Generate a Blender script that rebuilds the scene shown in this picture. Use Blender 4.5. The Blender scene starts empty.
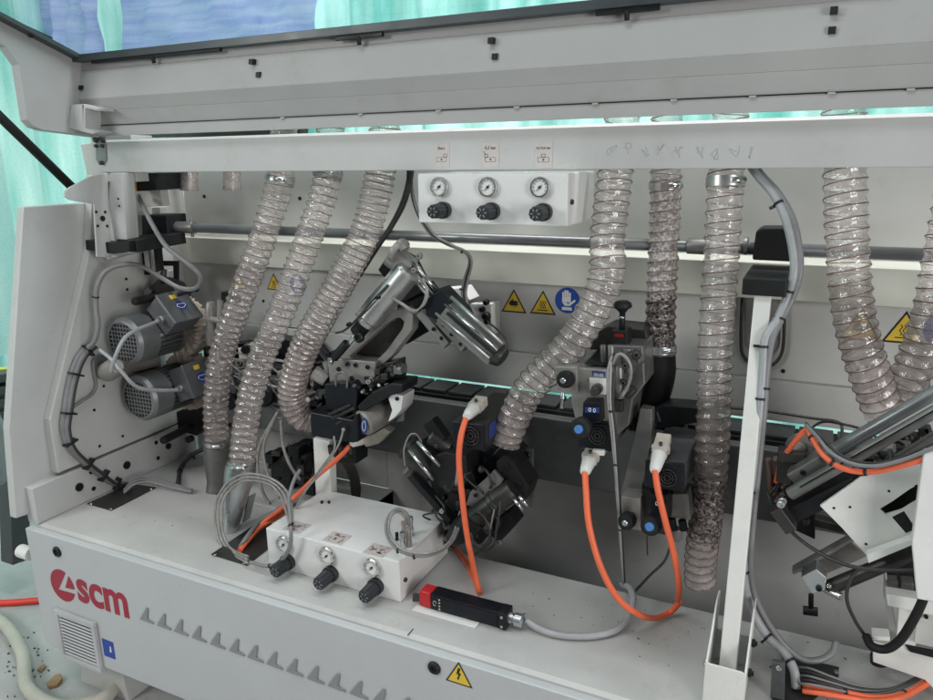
import bpy, bmesh, math, random
from mathutils import Vector, Matrix
random.seed(7)
S = bpy.context.scene; COL = S.collection
PI = math.pi
# ---------------------------------------------------------------- camera
f_, cx_, cy_ = 731.0, 466.5, 350.0
dx = Vector((1566.5, 170 * -1.0, 731.0)); dx = -Vector((-1100 - cx_, -(180 - cy_), -f_)).normalized()
dy = Vector((829 - cx_, -(155 - cy_), -f_)).normalized()
dy = (dy - dx * dx.dot(dy)).normalized(); dz = dx.cross(dy)
CM = Matrix((dx, dy, dz)); CP = Vector((0, 0, 1.55))
cam = bpy.data.objects.new('camera', bpy.data.cameras.new('camera')); COL.objects.link(cam)
cam.matrix_world = Matrix.Translation(CP) @ CM.to_4x4()
cam.data.lens = 36 * f_ / 933; cam.data.clip_start = .02; cam.data.clip_end = 200
S.camera = cam

def P(x, y, Y=None, X=None, Z=None):
    """a spot seen in the photograph, on the plane Y=, X= or Z= of the machine"""
    r = CM @ Vector(((x - cx_) / f_, -(y - cy_) / f_, -1.0))
    k = Y / r.y if Y is not None else X / r.x if X is not None else (Z - CP.z) / r.z
    return CP + r * k
def V(*a): return Vector(a)

# ---------------------------------------------------------------- materials
MATS = {}
def mat(name, col, rough=.5, metal=0, dirt=0, dcol=(.12, .1, .08), bump=0, bscale=80, var=.06, scale=6, spec=.5, coat=0):
    m = bpy.data.materials.new(name); m.use_nodes = True; nt = m.node_tree; N = nt.nodes; L = nt.links
    b = N['Principled BSDF']; tc = N.new('ShaderNodeTexCoord')
    n1 = N.new('ShaderNodeTexNoise'); n1.inputs['Scale'].default_value = scale; n1.inputs['Detail'].default_value = 8
    n1.inputs['Roughness'].default_value = .65
    L.new(tc.outputs['Object'], n1.inputs['Vector'])
    r1 = N.new('ShaderNodeMapRange'); r1.inputs['From Min'].default_value = .3; r1.inputs['From Max'].default_value = .7
    r1.inputs['To Min'].default_value = 1 - var * 2; r1.inputs['To Max'].default_value = 1 + var
    L.new(n1.outputs['Fac'], r1.inputs['Value'])
    mul = N.new('ShaderNodeMix'); mul.data_type = 'RGBA'; mul.blend_type = 'MULTIPLY'; mul.inputs[0].default_value = 1
    mul.inputs[6].default_value = (*col, 1); L.new(r1.outputs['Result'], mul.inputs[7])
    out = mul.outputs[2]
    if dirt:
        n2 = N.new('ShaderNodeTexNoise'); n2.inputs['Scale'].default_value = scale * 3.3; n2.inputs['Detail'].default_value = 10
        n2.inputs['Roughness'].default_value = .75; L.new(tc.outputs['Object'], n2.inputs['Vector'])
        r2 = N.new('ShaderNodeMapRange'); r2.inputs['From Min'].default_value = .56; r2.inputs['From Max'].default_value = .78
        r2.inputs['To Max'].default_value = dirt; L.new(n2.outputs['Fac'], r2.inputs['Value'])
        mx = N.new('ShaderNodeMix'); mx.data_type = 'RGBA'; mx.inputs[7].default_value = (*dcol, 1)
        L.new(r2.outputs['Result'], mx.inputs[0]); L.new(out, mx.inputs[6]); out = mx.outputs[2]
    L.new(out, b.inputs['Base Color'])
    r3 = N.new('ShaderNodeMapRange'); r3.inputs['From Min'].default_value = .3; r3.inputs['From Max'].default_value = .7
    r3.inputs['To Min'].default_value = max(.03, rough - .1); r3.inputs['To Max'].default_value = min(1, rough + .12)
    L.new(n1.outputs['Fac'], r3.inputs['Value']); L.new(r3.outputs['Result'], b.inputs['Roughness'])
    b.inputs['Metallic'].default_value = metal; b.inputs['Specular IOR Level'].default_value = spec
    b.inputs['Coat Weight'].default_value = coat
    if bump:
        n4 = N.new('ShaderNodeTexNoise'); n4.inputs['Scale'].default_value = bscale; n4.inputs['Detail'].default_value = 4
        L.new(tc.outputs['Object'], n4.inputs['Vector'])
        bp = N.new('ShaderNodeBump'); bp.inputs['Strength'].default_value = bump; bp.inputs['Distance'].default_value = .004
        L.new(n4.outputs['Fac'], bp.inputs['Height']); L.new(bp.outputs['Normal'], b.inputs['Normal'])
    MATS[name] = m; return m
mat('paint', (.49, .49, .482), .42, dirt=.35, dcol=(.3, .27, .22), bump=.06, bscale=240, var=.05, scale=3)
mat('shelf_paint', (.48, .475, .462), .4, dirt=.45, dcol=(.24, .21, .17), bump=.05, bscale=240, var=.07, scale=4)
mat('wall_paint', (.53, .53, .51), .45, dirt=.3, dcol=(.33, .3, .25), bump=.04, var=.05, scale=2.5)
mat('pale_band', (.62, .63, .56), .45, dirt=.2, dcol=(.4, .38, .3), var=.04, scale=2.5)
mat('front_paint', (.48, .49, .50), .4, dirt=.3, dcol=(.34, .33, .31), bump=.06, bscale=300, var=.03, scale=3)
mat('hood_paint', (.385, .383, .377), .5, dirt=.55, dcol=(.3, .28, .25), bump=.06, bscale=260, var=.05, scale=3)
mat('white_paint', (.74, .74, .73), .4, dirt=.35, dcol=(.45, .4, .36), bump=.04, var=.04, scale=6)
mat('post_paint', (.72, .72, .69), .4, dirt=.3, dcol=(.3, .25, .2), var=.04, scale=9)
mat('beam_steel', (.12, .125, .125), .42, .35, dirt=.6, dcol=(.17, .165, .15), var=.2, scale=5, bump=.1, bscale=60)
mat('black', (.012, .013, .015), .45, dirt=.5, dcol=(.06, .055, .05), var=.2, scale=14, spec=.28)
mat('navy', (.008, .0095, .014), .35, dirt=.4, dcol=(.06, .055, .05), var=.2, scale=14, spec=.28)
mat('rubber', (.014, .014, .015), .55, bump=.1, var=.15, spec=.28)
mat('dark_metal', (.07, .069, .066), .42, .7, dirt=.5, dcol=(.03, .028, .025), var=.2, scale=18)
mat('grey_metal', (.22, .217, .21), .42, .65, dirt=.5, dcol=(.1, .09, .08), var=.12, scale=18)
mat('cast_metal', (.30, .285, .27), .5, .4, dirt=.5, dcol=(.12, .1, .09), var=.1, bump=.15, bscale=160, scale=12)
mat('bright_metal', (.62, .62, .61), .22, .95, dirt=.2, var=.06, scale=20)
mat('zinc', (.52, .54, .55), .3, .9, dirt=.2, var=.1, scale=22, bump=.1)
mat('alu', (.5, .5, .49), .32, .8, dirt=.3, dcol=(.2, .18, .16), var=.08, scale=15)
mat('motor_grey', (.115, .12, .125), .42, .35, dirt=.4, dcol=(.2, .19, .17), var=.12, scale=16)
mat('pleat', (.42, .36, .31), .9, dirt=.4, dcol=(.2, .15, .12), var=.15, scale=30)
mat('blue', (.015, .05, .33), .4)
mat('badge_blue', (.02, .045, .2), .4)
mat('knob_blue', (.07, .22, .55), .35)
mat('yellow', (.72, .50, .04), .45, dirt=.3, dcol=(.5, .4, .2))
mat('amber', (.5, .27, .03), .5)
mat('sticker_black', (.012, .012, .012), .45)
mat('white', (.78, .78, .77), .4)
mat('logo_red', (.33, .012, .035), .45)
mat('red', (.5, .012, .02), .4, dirt=.2)
mat('orange', (.84, .155, .065), .42, dirt=.15, dcol=(.4, .1, .05), var=.05, scale=25)
mat('cable_grey', (.21, .21, .215), .45, var=.08, scale=25)
mat('cable_light', (.36, .37, .385), .4, var=.08, scale=25)
mat('cable_dark', (.035, .034, .033), .45, var=.1)
mat('tube_smoke', (.28, .265, .25), .25, var=.1, scale=30)
mat('connector', (.50, .46, .40), .5, dirt=.5, dcol=(.25, .17, .1), var=.1, scale=40)
mat('connector_white', (.75, .74, .71), .4, var=.05)
mat('label_paper', (.53, .49, .47), .5, dirt=.4, dcol=(.3, .2, .19), var=.05, scale=60)
mat('mark_grey', (.24, .245, .25), .45)
mat('vent_grey', (.47, .475, .48), .5)
mat('floor_concrete', (.43, .43, .425), .75, dirt=.8, dcol=(.22, .21, .2), var=.12, bump=.35, bscale=30, scale=3)
mat('faded_print', (.33, .23, .22), .6)
mat('wood', (.30, .19, .10), .8, dirt=.6, bump=.4, bscale=120, var=.2, scale=40)
mat('floor_red', (.75, .05, .03), .5)
mat('hose_cream', (.50, .47, .41), .5, dirt=.4, dcol=(.3, .27, .22), scale=20)
mat('wire', (.19, .115, .095), .35, .4)
mat('iron', (.1, .1, .105), .5, .5, dirt=.5, dcol=(.16, .13, .1), scale=8)
mat('lime', (.6, .65, .05), .5)
mat('hood_glass_frame', (.045, .055, .06), .4)

def mixshader(name, build):
    m = bpy.data.materials.new(name); m.use_nodes = True; nt = m.node_tree
    for n in list(nt.nodes):
        if n.type != 'OUTPUT_MATERIAL': nt.nodes.remove(n)
    out = [n for n in nt.nodes if n.type == 'OUTPUT_MATERIAL'][0]
    nt.links.new(build(nt, nt.nodes, nt.links), out.inputs['Surface'])
    MATS[name] = m; return m
def hose_mat(name, tint, dust, dustcol, dustlo, dusthi, scale=45, chips=0):
    def b(nt, N, L):
        tc = N.new('ShaderNodeTexCoord')
        tr = N.new('ShaderNodeBsdfTransparent'); tr.inputs['Color'].default_value = (*tint, 1)
        n = N.new('ShaderNodeTexNoise'); n.inputs['Scale'].default_value = scale; n.inputs['Detail'].default_value = 8
        n.inputs['Roughness'].default_value = .7
        L.new(tc.outputs['Object'], n.inputs['Vector'])
        d = N.new('ShaderNodeBsdfPrincipled'); d.inputs['Base Color'].default_value = (*dustcol, 1); d.inputs['Roughness'].default_value = .35
        d.inputs['Specular IOR Level'].default_value = .3
        r = N.new('ShaderNodeMapRange'); r.inputs['From Min'].default_value = .35; r.inputs['From Max'].default_value = .68
        r.inputs['To Min'].default_value = dustlo; r.inputs['To Max'].default_value = dusthi
        L.new(n.outputs['Fac'], r.inputs['Value'])
        if chips:
            vo = N.new('ShaderNodeTexNoise'); vo.inputs['Scale'].default_value = 150; vo.inputs['Detail'].default_value = 3
            L.new(tc.outputs['Object'], vo.inputs['Vector'])
            cr = N.new('ShaderNodeValToRGB'); cr.color_ramp.elements[0].position = .44; cr.color_ramp.elements[1].position = .6
            cr.color_ramp.elements[0].color = (.012, .01, .01, 1); cr.color_ramp.elements[1].color = (.30, .25, .235, 1)
            if chips == 2: cr.color_ramp.elements[0].color = (.36, .30, .285, 1); cr.color_ramp.elements[1].color = (.85, .8, .78, 1)
            L.new(vo.outputs['Fac'], cr.inputs[0]); L.new(cr.outputs[0], d.inputs['Base Color'])
        m1 = N.new('ShaderNodeMixShader'); L.new(r.outputs['Result'], m1.inputs[0]); L.new(tr.outputs[0], m1.inputs[1]); L.new(d.outputs[0], m1.inputs[2])
        g = N.new('ShaderNodeBsdfGlossy'); g.inputs['Roughness'].default_value = .07
        nb = N.new('ShaderNodeTexNoise'); nb.inputs['Scale'].default_value = 95; nb.inputs['Detail'].default_value = 3
        L.new(tc.outputs['Object'], nb.inputs['Vector'])
        bp = N.new('ShaderNodeBump'); bp.inputs['Strength'].default_value = .5; bp.inputs['Distance'].default_value = .006
        L.new(nb.outputs['Fac'], bp.inputs['Height']); L.new(bp.outputs['Normal'], g.inputs['Normal'])
        fr = N.new('ShaderNodeLayerWeight'); fr.inputs['Blend'].default_value = .22
        L.new(bp.outputs['Normal'], fr.inputs['Normal'])
        mr = N.new('ShaderNodeMapRange'); mr.inputs['To Min'].default_value = .08; mr.inputs['To Max'].default_value = .6
        L.new(fr.outputs['Fresnel'], mr.inputs['Value'])
        m2 = N.new('ShaderNodeMixShader'); L.new(mr.outputs['Result'], m2.inputs[0]); L.new(m1.outputs[0], m2.inputs[1]); L.new(g.outputs[0], m2.inputs[2])
        return m2.outputs[0]
    return mixshader(name, b)
hose_mat('clear_hose', (.975, .96, .95), .2, (.84, .76, .73), .05, .30)
hose_mat('dusty_hose', (.93, .89, .88), .4, (.64, .56, .54), .18, .65, 30)
hose_mat('chip_hose', (.55, .5, .49), .6, (.4, .33, .31), .8, 1, 60, chips=1)
hose_mat('pale_chip_hose', (.93, .9, .89), .6, (.4, .33, .31), .3, .8, 60, chips=2)
hose_mat('tall_hose', (.88, .85, .83), .3, (.36, .32, .30), .12, .6, 22)
def gl(nt, N, L):
    tr = N.new('ShaderNodeBsdfTransparent'); tr.inputs['Color'].default_value = (.9, .96, .97, 1)
    g = N.new('ShaderNodeBsdfGlossy'); g.inputs['Roughness'].default_value = .06
    m = N.new('ShaderNodeMixShader'); m.inputs[0].default_value = .07
    L.new(tr.outputs[0], m.inputs[1]); L.new(g.outputs[0], m.inputs[2]); return m.outputs[0]
mixshader('clear_pane', gl)
def cloth(col, col2, sc=(1.2, 1.2, .15)):
    def b(nt, N, L):
        tc = N.new('ShaderNodeTexCoord'); mp = N.new('ShaderNodeMapping'); mp.inputs['Scale'].default_value = sc
        L.new(tc.outputs['Object'], mp.inputs['Vector'])
        n = N.new('ShaderNodeTexNoise'); n.inputs['Scale'].default_value = 5; n.inputs['Detail'].default_value = 6
        L.new(mp.outputs[0], n.inputs['Vector'])
        cr = N.new('ShaderNodeValToRGB'); cr.color_ramp.elements[0].position = .38; cr.color_ramp.elements[1].position = .62
        cr.color_ramp.elements[0].color = (*col, 1); cr.color_ramp.elements[1].color = (*col2, 1)
        L.new(n.outputs['Fac'], cr.inputs[0])
        wv = N.new('ShaderNodeTexNoise'); wv.inputs['Scale'].default_value = 120; L.new(tc.outputs['Object'], wv.inputs['Vector'])
        mm = N.new('ShaderNodeMix'); mm.data_type = 'RGBA'; mm.blend_type = 'MULTIPLY'; mm.inputs[0].default_value = .25
        L.new(cr.outputs[0], mm.inputs[6]); L.new(wv.outputs['Fac'], mm.inputs[7])
        t = N.new('ShaderNodeBsdfTranslucent'); d = N.new('ShaderNodeBsdfDiffuse')
        L.new(mm.outputs[2], t.inputs[0]); L.new(mm.outputs[2], d.inputs[0])
        m = N.new('ShaderNodeMixShader'); m.inputs[0].default_value = .35
        L.new(t.outputs[0], m.inputs[1]); L.new(d.outputs[0], m.inputs[2]); return m.outputs[0]
    return b
mixshader('curtain_teal', cloth((.13, .40, .345), (.42, .66, .61)))
mixshader('curtain_pale', cloth((.62, .85, .84), (.85, .95, .94)))
mixshader('reflection_blue', cloth((.52, .50, .90), (.72, .68, .97), (.5, .5, 7)))  # sheet colour imitating the blue reflection in the hood window
mixshader('reflection_yellow', cloth((.6, .62, .1), (.75, .7, .2)))  # sheet colour imitating the yellow reflection in the hood window

mat('shaft_grey', (.22, .23, .235), .35, .5, var=.1)
mat('knob_dark', (.028, .031, .035), .4, var=.12, spec=.28)
mat('fan_grey', (.2, .205, .21), .38, .4, dirt=.3, dcol=(.1, .1, .09), var=.1)
mat('sign_blue', (.012, .07, .36), .4)
mat('pencil', (.45, .45, .44), .6)
mat('pit_paint_shaded', (.44, .44, .43), .55, dirt=.5, dcol=(.2, .18, .15), var=.08, scale=3)  # wall paint darkened to stand in for the shade down in the pit
mat('pad', (.03, .034, .034), .3, var=.2, dirt=.3)
# ---------------------------------------------------------------- mesh builder
class MB:
    def __init__(s): s.bm = bmesh.new()
    def face(s, pts, sm=False):
        f = s.bm.faces.new([s.bm.verts.new(p) for p in pts]); f.smooth = sm; return f
    def prism(s, pts, ext):
        ext = Vector(ext); a = [s.bm.verts.new(p) for p in pts]; b = [s.bm.verts.new(Vector(p) + ext) for p in pts]; n = len(pts)
        s.bm.faces.new(a); s.bm.faces.new(b[::-1])
        for i in range(n): s.bm.faces.new((a[i], b[i], b[(i + 1) % n], a[(i + 1) % n]))
        return s
    def pp(s, pix, Y, t):          # outline on a plane of constant Y, thickness t going back
        return s.prism([P(x, y, Y=Y) for x, y in pix], (0, t, 0))
    def box(s, lo, hi):
        x0, y0, z0 = lo; x1, y1, z1 = hi
        return s.prism([V(x0, y0, z0), V(x1, y0, z0), V(x1, y0, z1), V(x0, y0, z1)], (0, y1 - y0, 0))
    def obox(s, c, u, v, w):       # oriented box: centre and three half-axes
        c, u, v, w = map(Vector, (c, u, v, w))
        return s.prism([c - u - v - w, c + u - v - w, c + u + v - w, c - u + v - w], 2 * w)
    def bar(s, p0, p1, w, d, side=(0, 1, 0)):   # bar from p0 to p1; d = size along side, w = across
        p0, p1 = Vector(p0), Vector(p1); a = (p1 - p0); l = a.length; a.normalize()
        sd = Vector(side); sd = (sd - a * sd.dot(a)).normalized(); t = a.cross(sd)
        return s.obox((p0 + p1) / 2, a * l / 2, t * w / 2, sd * d / 2)
    def cyl(s, p0, p1, r0, r1=None, seg=24, caps=True):
        return s.lathe(p0, p1, [(0, r0), (1, r0 if r1 is None else r1)], seg, caps)
    def lathe(s, p0, p1, prof, seg=24, caps=True):   # profile: (fraction, radius)
        p0, p1 = Vector(p0), Vector(p1); a = (p1 - p0).normalized()
        u = a.orthogonal().normalized(); v = a.cross(u); rings = []
        for t, r in prof:
            c = p0.lerp(p1, t) if t is not None else p0
            rings.append([s.bm.verts.new(c + (u * math.cos(2 * PI * k / seg) + v * math.sin(2 * PI * k / seg)) * r) for k in range(seg)])
        for A, B in zip(rings, rings[1:]):
            for k in range(seg):
                f = s.bm.faces.new((A[k], A[(k + 1) % seg], B[(k + 1) % seg], B[k])); f.smooth = True
        if caps: s.bm.faces.new(rings[0][::-1]); s.bm.faces.new(rings[-1])
        # sharp edges where the profile bends strongly
        for i in range(1, len(rings) - 1):
            for k in range(seg):
                e = s.bm.edges.get((rings[i][k], rings[i][(k + 1) % seg]))
                if e: e.smooth = False
        return s
    def tube(s, pts, r, seg=10, res=8, radf=None, caps=True):
        q = spline(pts, res); n = len(q); rings = []; prev = None
        for i, c in enumerate(q):
            t = (q[min(i + 1, n - 1)] - q[max(i - 1, 0)]).normalized()
            if prev is None: u = t.orthogonal().normalized()
            else:
                u = (prev - t * prev.dot(t)); u = u.normalized() if u.length > 1e-6 else t.orthogonal().normalized()
            prev = u; v = t.cross(u); rr = r * (radf(i / (n - 1)) if radf else 1)
            rings.append([s.bm.verts.new(c + (u * math.cos(2 * PI * k / seg) + v * math.sin(2 * PI * k / seg)) * rr) for k in range(seg)])
        for A, B in zip(rings, rings[1:]):
            for k in range(seg):
                f = s.bm.faces.new((A[k], A[(k + 1) % seg], B[(k + 1) % seg], B[k])); f.smooth = True
        if caps: s.bm.faces.new(rings[0][::-1]); s.bm.faces.new(rings[-1])
        return s
    def sphere(s, c, r, sc=(1, 1, 1), seg=16):
        m = Matrix.Translation(c) @ Matrix.Diagonal((r * sc[0], r * sc[1], r * sc[2], 1))
        g = bmesh.ops.create_uvsphere(s.bm, u_segments=seg, v_segments=seg // 2, radius=1, matrix=m)
        for v in g['verts']:
            for f in v.link_faces: f.smooth = True
        return s
def spline(pts, res=8):
    pts = [Vector(p) for p in pts]
    if len(pts) == 2: return [pts[0].lerp(pts[1], i / res) for i in range(res + 1)]
    out = []
    for i in range(len(pts) - 1):
        p0 = pts[i - 1] if i else pts[0] * 2 - pts[1]; p1, p2 = pts[i], pts[i + 1]
        p3 = pts[i + 2] if i + 2 < len(pts) else pts[-1] * 2 - pts[-2]
        for k in range(res):
            t = k / res
            out.append(.5 * ((2 * p1) + (p2 - p0) * t + (2 * p0 - 5 * p1 + 4 * p2 - p3) * t * t + (3 * p1 - p0 - 3 * p2 + p3) * t ** 3))
    out.append(pts[-1]); return out
def tag(o, label=None, cat=None, group=None, kind=None):
    if label: o['label'] = label
    if cat: o['category'] = cat
    if group: o['group'] = group
    if kind: o['kind'] = kind
    return o
def wloc(o):
    v = Vector((0, 0, 0))
    while o: v += o.location; o = o.parent
    return v
def obj(name, mb, m, parent=None, bevel=0, org=None):
    """link a builder as ONE mesh object; vertices are given in world space"""
    off = wloc(parent) if parent else Vector(org) if org is not None else Vector((0, 0, 0))
    bmesh.ops.recalc_face_normals(mb.bm, faces=mb.bm.faces)
    bmesh.ops.translate(mb.bm, verts=mb.bm.verts, vec=-off)
    me = bpy.data.meshes.new(name); mb.bm.to_mesh(me); mb.bm.free()
    me.materials.append(MATS[m]); o = bpy.data.objects.new(name, me); COL.objects.link(o)
    if parent: o.parent = parent
    else: o.location = off
    if bevel:
        b = o.modifiers.new('bevel', 'BEVEL'); b.width = bevel; b.segments = 2; b.limit_method = 'ANGLE'; b.angle_limit = math.radians(50)
    return o
def thing(name, loc, label, cat, group=None):
    o = bpy.data.objects.new(name, None); COL.objects.link(o); o.location = loc; o.empty_display_size = .05
    return tag(o, label, cat, group)
def text(name, s, m, parent, origin, u, v, size, bold=0, depth=.0004, align='LEFT'):
    cu = bpy.data.curves.new(name, 'FONT'); cu.body = s; cu.size = 1; cu.offset = bold; cu.extrude = depth / size; cu.align_x = align
    t = bpy.data.objects.new(name, cu); COL.objects.link(t)
    bpy.context.view_layer.update()
    me = bpy.data.meshes.new_from_object(t.evaluated_get(bpy.context.evaluated_depsgraph_get()))
    COL.objects.unlink(t); bpy.data.objects.remove(t)
    u = Vector(u); v = Vector(v); n = u.cross(v).normalized(); off = wloc(parent)
    for vt in me.vertices: vt.co = Vector(origin) - off + u * vt.co.x * size + v * vt.co.y * size + n * vt.co.z * size
    me.materials.clear(); me.materials.append(MATS[m]); o = bpy.data.objects.new(name, me); COL.objects.link(o); o.parent = parent
    return o
def px(p, n):  # metres that n photo pixels measure at point p
    d = (Vector(p) - CP); return n * -(CM.transposed() @ d).z / f_
# ================================================================ setting
def ground():
    mb = MB(); mb.box((-9, -3, -.05), (6, 9, 0)); return mb
tag(obj('floor', ground(), 'floor_concrete'), kind='structure')
def curtain(name, p0, p1, z0, z1, amp, m, label, freq=9, seed=1, n=160, nz=10):
    rnd = random.Random(seed); mb = MB(); p0, p1 = Vector(p0), Vector(p1); d = p1 - p0; L = d.length; nn = Vector((-d.y, d.x, 0)).normalized()
    ph = [rnd.uniform(0, 6) for _ in range(4)]; g = []
    for j in range(nz + 1):
        row = []
        for i in range(n + 1):
            s = L * i / n; z = z0 + (z1 - z0) * j / nz
            w = amp * (math.sin(s * freq + ph[0] + .35 * math.sin(z * 1.3)) + .5 * math.sin(s * freq * 2.3 + ph[1] + z * .3) + .3 * math.sin(s * freq * .47 + ph[2]))
            row.append(mb.bm.verts.new(Vector((p0.x, p0.y, z)) + d * (i / n) + nn * w))
        g.append(row)
    for j in range(nz):
        for i in range(n):
            f = mb.bm.faces.new((g[j][i], g[j][i + 1], g[j + 1][i + 1], g[j + 1][i])); f.smooth = True
    return tag(obj(name, mb, m), label, 'curtain')
curtain('sheet_curtain', (-3.45, 6, 0), (-3.45, -1.5, 0), .06, 4.2, .04, 'curtain_teal', 'teal green translucent sheet hanging left of the machine in folds', 17, 3)
curtain('sheet_curtain', (-3.3, 3.1, 0), (3.5, 3.1, 0), .06, 4.4, .04, 'curtain_teal', 'wide teal translucent sheet hanging behind the whole machine', 15, 5, n=340)
_a, _b = P(-25, 250, X=-3.15), P(17, 250, X=-3.15)
curtain('sheet_curtain', (_a.x, _a.y, 0), (_b.x, _b.y, 0), .75, 3.6, .012, 'curtain_pale', 'bright pale strip of sheet at the left edge of the photo', 24, 8)
# coloured sheets added to imitate reflections in the raised hood window
def sheet(name, pix, Y, m, label, cat, wav=.02):
    pts = [P(x, y, Y=Y) for x, y in pix]; a, b, c, d = pts; mb = MB(); n = 40; k = 14; g = []
    for j in range(k + 1):
        row = []
        for i in range(n + 1):
            q = a.lerp(b, i / n).lerp(d.lerp(c, i / n), j / k)
            row.append(mb.bm.verts.new(q + V(0, wav * math.sin(i * .9 + j * .5) + .6 * wav * math.sin(i * .37 - j * 1.1), 0)))
        g.append(row)
    for j in range(k):
        for i in range(n):
            f = mb.bm.faces.new((g[j][i], g[j][i + 1], g[j + 1][i + 1], g[j + 1][i])); f.smooth = True
    return tag(obj(name, mb, m, org=a), label, cat)
sheet('reflection_sheet', [(124, -90), (316, -90), (316, 62), (124, 62)], 2.7, 'reflection_blue', 'wrinkled violet blue sheet added as a reflection in the raised hood window', 'plastic sheet')
sheet('reflection_sheet', [(30, -90), (72, -90), (112, 75), (4, 60)], 2.55, 'reflection_blue', 'pointed blue sheet added as a reflection at the left end of the hood window', 'plastic sheet')
sheet('reflection_sheet', [(-60, -90), (20, -90), (40, 60), (-60, 60)], 2.9, 'reflection_yellow', 'yellow green sheet added as a reflection at the top left corner of the window', 'plastic sheet')
# left, beyond the end panel
w = thing('workbench', P(20, 470, X=-2.9), 'dark metal bench with roller strips just left of the end panel', 'workbench')
mb = MB()
for k in range(5): 
    a = P(-30, 378 + k * 11, X=-2.75 + k * .05); b = P(30, 374 + k * 11, X=-2.75 + k * .05)
    mb.bar(P(-40, 380 + k * 12, X=-2.6), P(24, 373 + k * 13, X=-2.6), .03, .12, (1, 0, 0))
obj('table_top', mb, 'iron', w, .003)
mb = MB(); mb.bar(P(12, 430, X=-2.6), P(16, 560, X=-2.6), .07, .07); obj('leg', mb, 'iron', w, .003)
mb = MB(); mb.prism([P(-40, 372, X=-2.62), P(-40, 384, X=-2.62), P(18, 381, X=-2.62), P(18, 368, X=-2.62)], (-.05, 0, 0))
tag(obj('plastic_strip', mb, 'lime'), 'lime yellow strip lying on the dark bench at far left', 'strip')
mb = MB(); ps = [(-60, 400), (2, 412), (16, 440), (18, 470), (6, 486), (-60, 500)]
mb.prism([P(x, y, X=-2.35) for x, y in ps], (-.12, 0, 0))
tag(obj('plastic_cover', mb, 'film_smoke' if 'film_smoke' in MATS else 'cable_light', bevel=.02), 'smooth grey plastic cover below the bench, cut by the left edge', 'cover')
sheet('ground_sheet', [(-60, 470), (60, 470), (60, 540), (-60, 535)], 2.2, 'curtain_teal', 'crumpled pale teal sheet trailing on the floor behind the end panel', 'plastic sheet', .03)
mb = MB(); mb.tube([P(-60, 603, Z=.012), P(0, 603, Z=.012), P(45, 600, Z=.012), P(120, 596, Z=.012)], .012, 8)
tag(obj('air_hose', mb, 'floor_red'), 'thin bright red hose lying across the floor at lower left', 'hose')
mb = MB(); mb.tube([P(x, y, Z=.03) for x, y in [(-30, 608), (2, 622), (22, 652), (28, 688), (60, 706), (100, 700), (115, 684), (118, 660)]], .020, 12)
tag(obj('floor_hose', mb, 'hose_cream'), 'cream coloured thick hose curling round the machine foot', 'hose')
def chip(pix, label, t=.007):
    mb = MB(); mb.prism([P(x, y, Z=.002) for x, y in pix], (0, 0, t)); tag(obj('wood_chip', mb, 'wood', bevel=.002, org=P(*pix[0], Z=0)), label, 'wood scrap', 'wood scraps on the floor')
chip([(37, 671), (44, 665), (47, 667), (41, 673)], 'small brown wood scrap between the cream hose and the panel')
chip([(47, 686), (55, 678), (61, 676), (63, 681), (58, 687), (49, 689)], 'larger split wood scrap next to the machine foot', .012)
mb = MB(); rr = random.Random(4)
for k in range(60):
    p = P(rr.gauss(22, 14), rr.gauss(668, 22), Z=.001); s = rr.uniform(.0008, .0035); a = rr.uniform(0, 3)
    mb.obox(p + V(0, 0, .002), V(math.cos(a), math.sin(a), 0) * s, V(-math.sin(a), math.cos(a), 0) * s * .5, V(0, 0, .002))
tag(obj('debris', mb, 'iron'), 'dark crumbs and shavings scattered on the floor', 'debris', kind='stuff')

# ================================================================ machine housing
XW = -1.95
H = thing('edge_banding_machine', (-.6, 1.5, 0), 'long pale grey edge banding machine housing with open front bay', 'machine')
def hp(name, mb, m='paint', bevel=.0015, parent=None): return obj(name, mb, m, parent or H, bevel)
# base: front skirt with rounded shelf edge
XR = .75
mb = MB()
prof = [(1.182, .35), (1.182, .535), (1.186, .545), (1.196, .550), (1.545, .550), (1.545, .35)]
mb.prism([V(XW - .01, y, z) for y, z in prof], (XR - XW, 0, 0))
mb.box((XW - .01, 1.545, .35), (-1.13, 1.80, .550))
hp('shelf', mb, 'shelf_paint', .003)
mb = MB(); mb.box((XW - .022, 1.160, .163), (XR, 1.1815, .545)); fp = hp('front_panel', mb, 'front_paint', .0025)
mb = MB(); mb.box((XW - .01, 1.19, .17), (XR, 1.8, .35)); hp('base_frame', mb, 'paint', .002)
mb = MB(); mb.pp([(58, 658), (125, 688), (122, 720), (60, 690)], 1.25, .25); 
mb = MB(); c = P(95, 680, Y=1.3)
mb.prism([V(-1.93, 1.22, 0), V(-1.72, 1.22, 0), V(-1.74, 1.22, .17), V(-1.90, 1.22, .17)], (0, .02, 0))
mb.prism([V(-1.93, 1.24, 0), V(-1.90, 1.24, 0), V(-1.88, 1.24, .17), V(-1.90, 1.24, .17)], (0, .25, 0))
mb.prism([V(-1.75, 1.24, 0), V(-1.72, 1.24, 0), V(-1.74, 1.24, .17), V(-1.76, 1.24, .17)], (0, .25, 0))
hp('foot', mb, 'wall_paint', .002)
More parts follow.
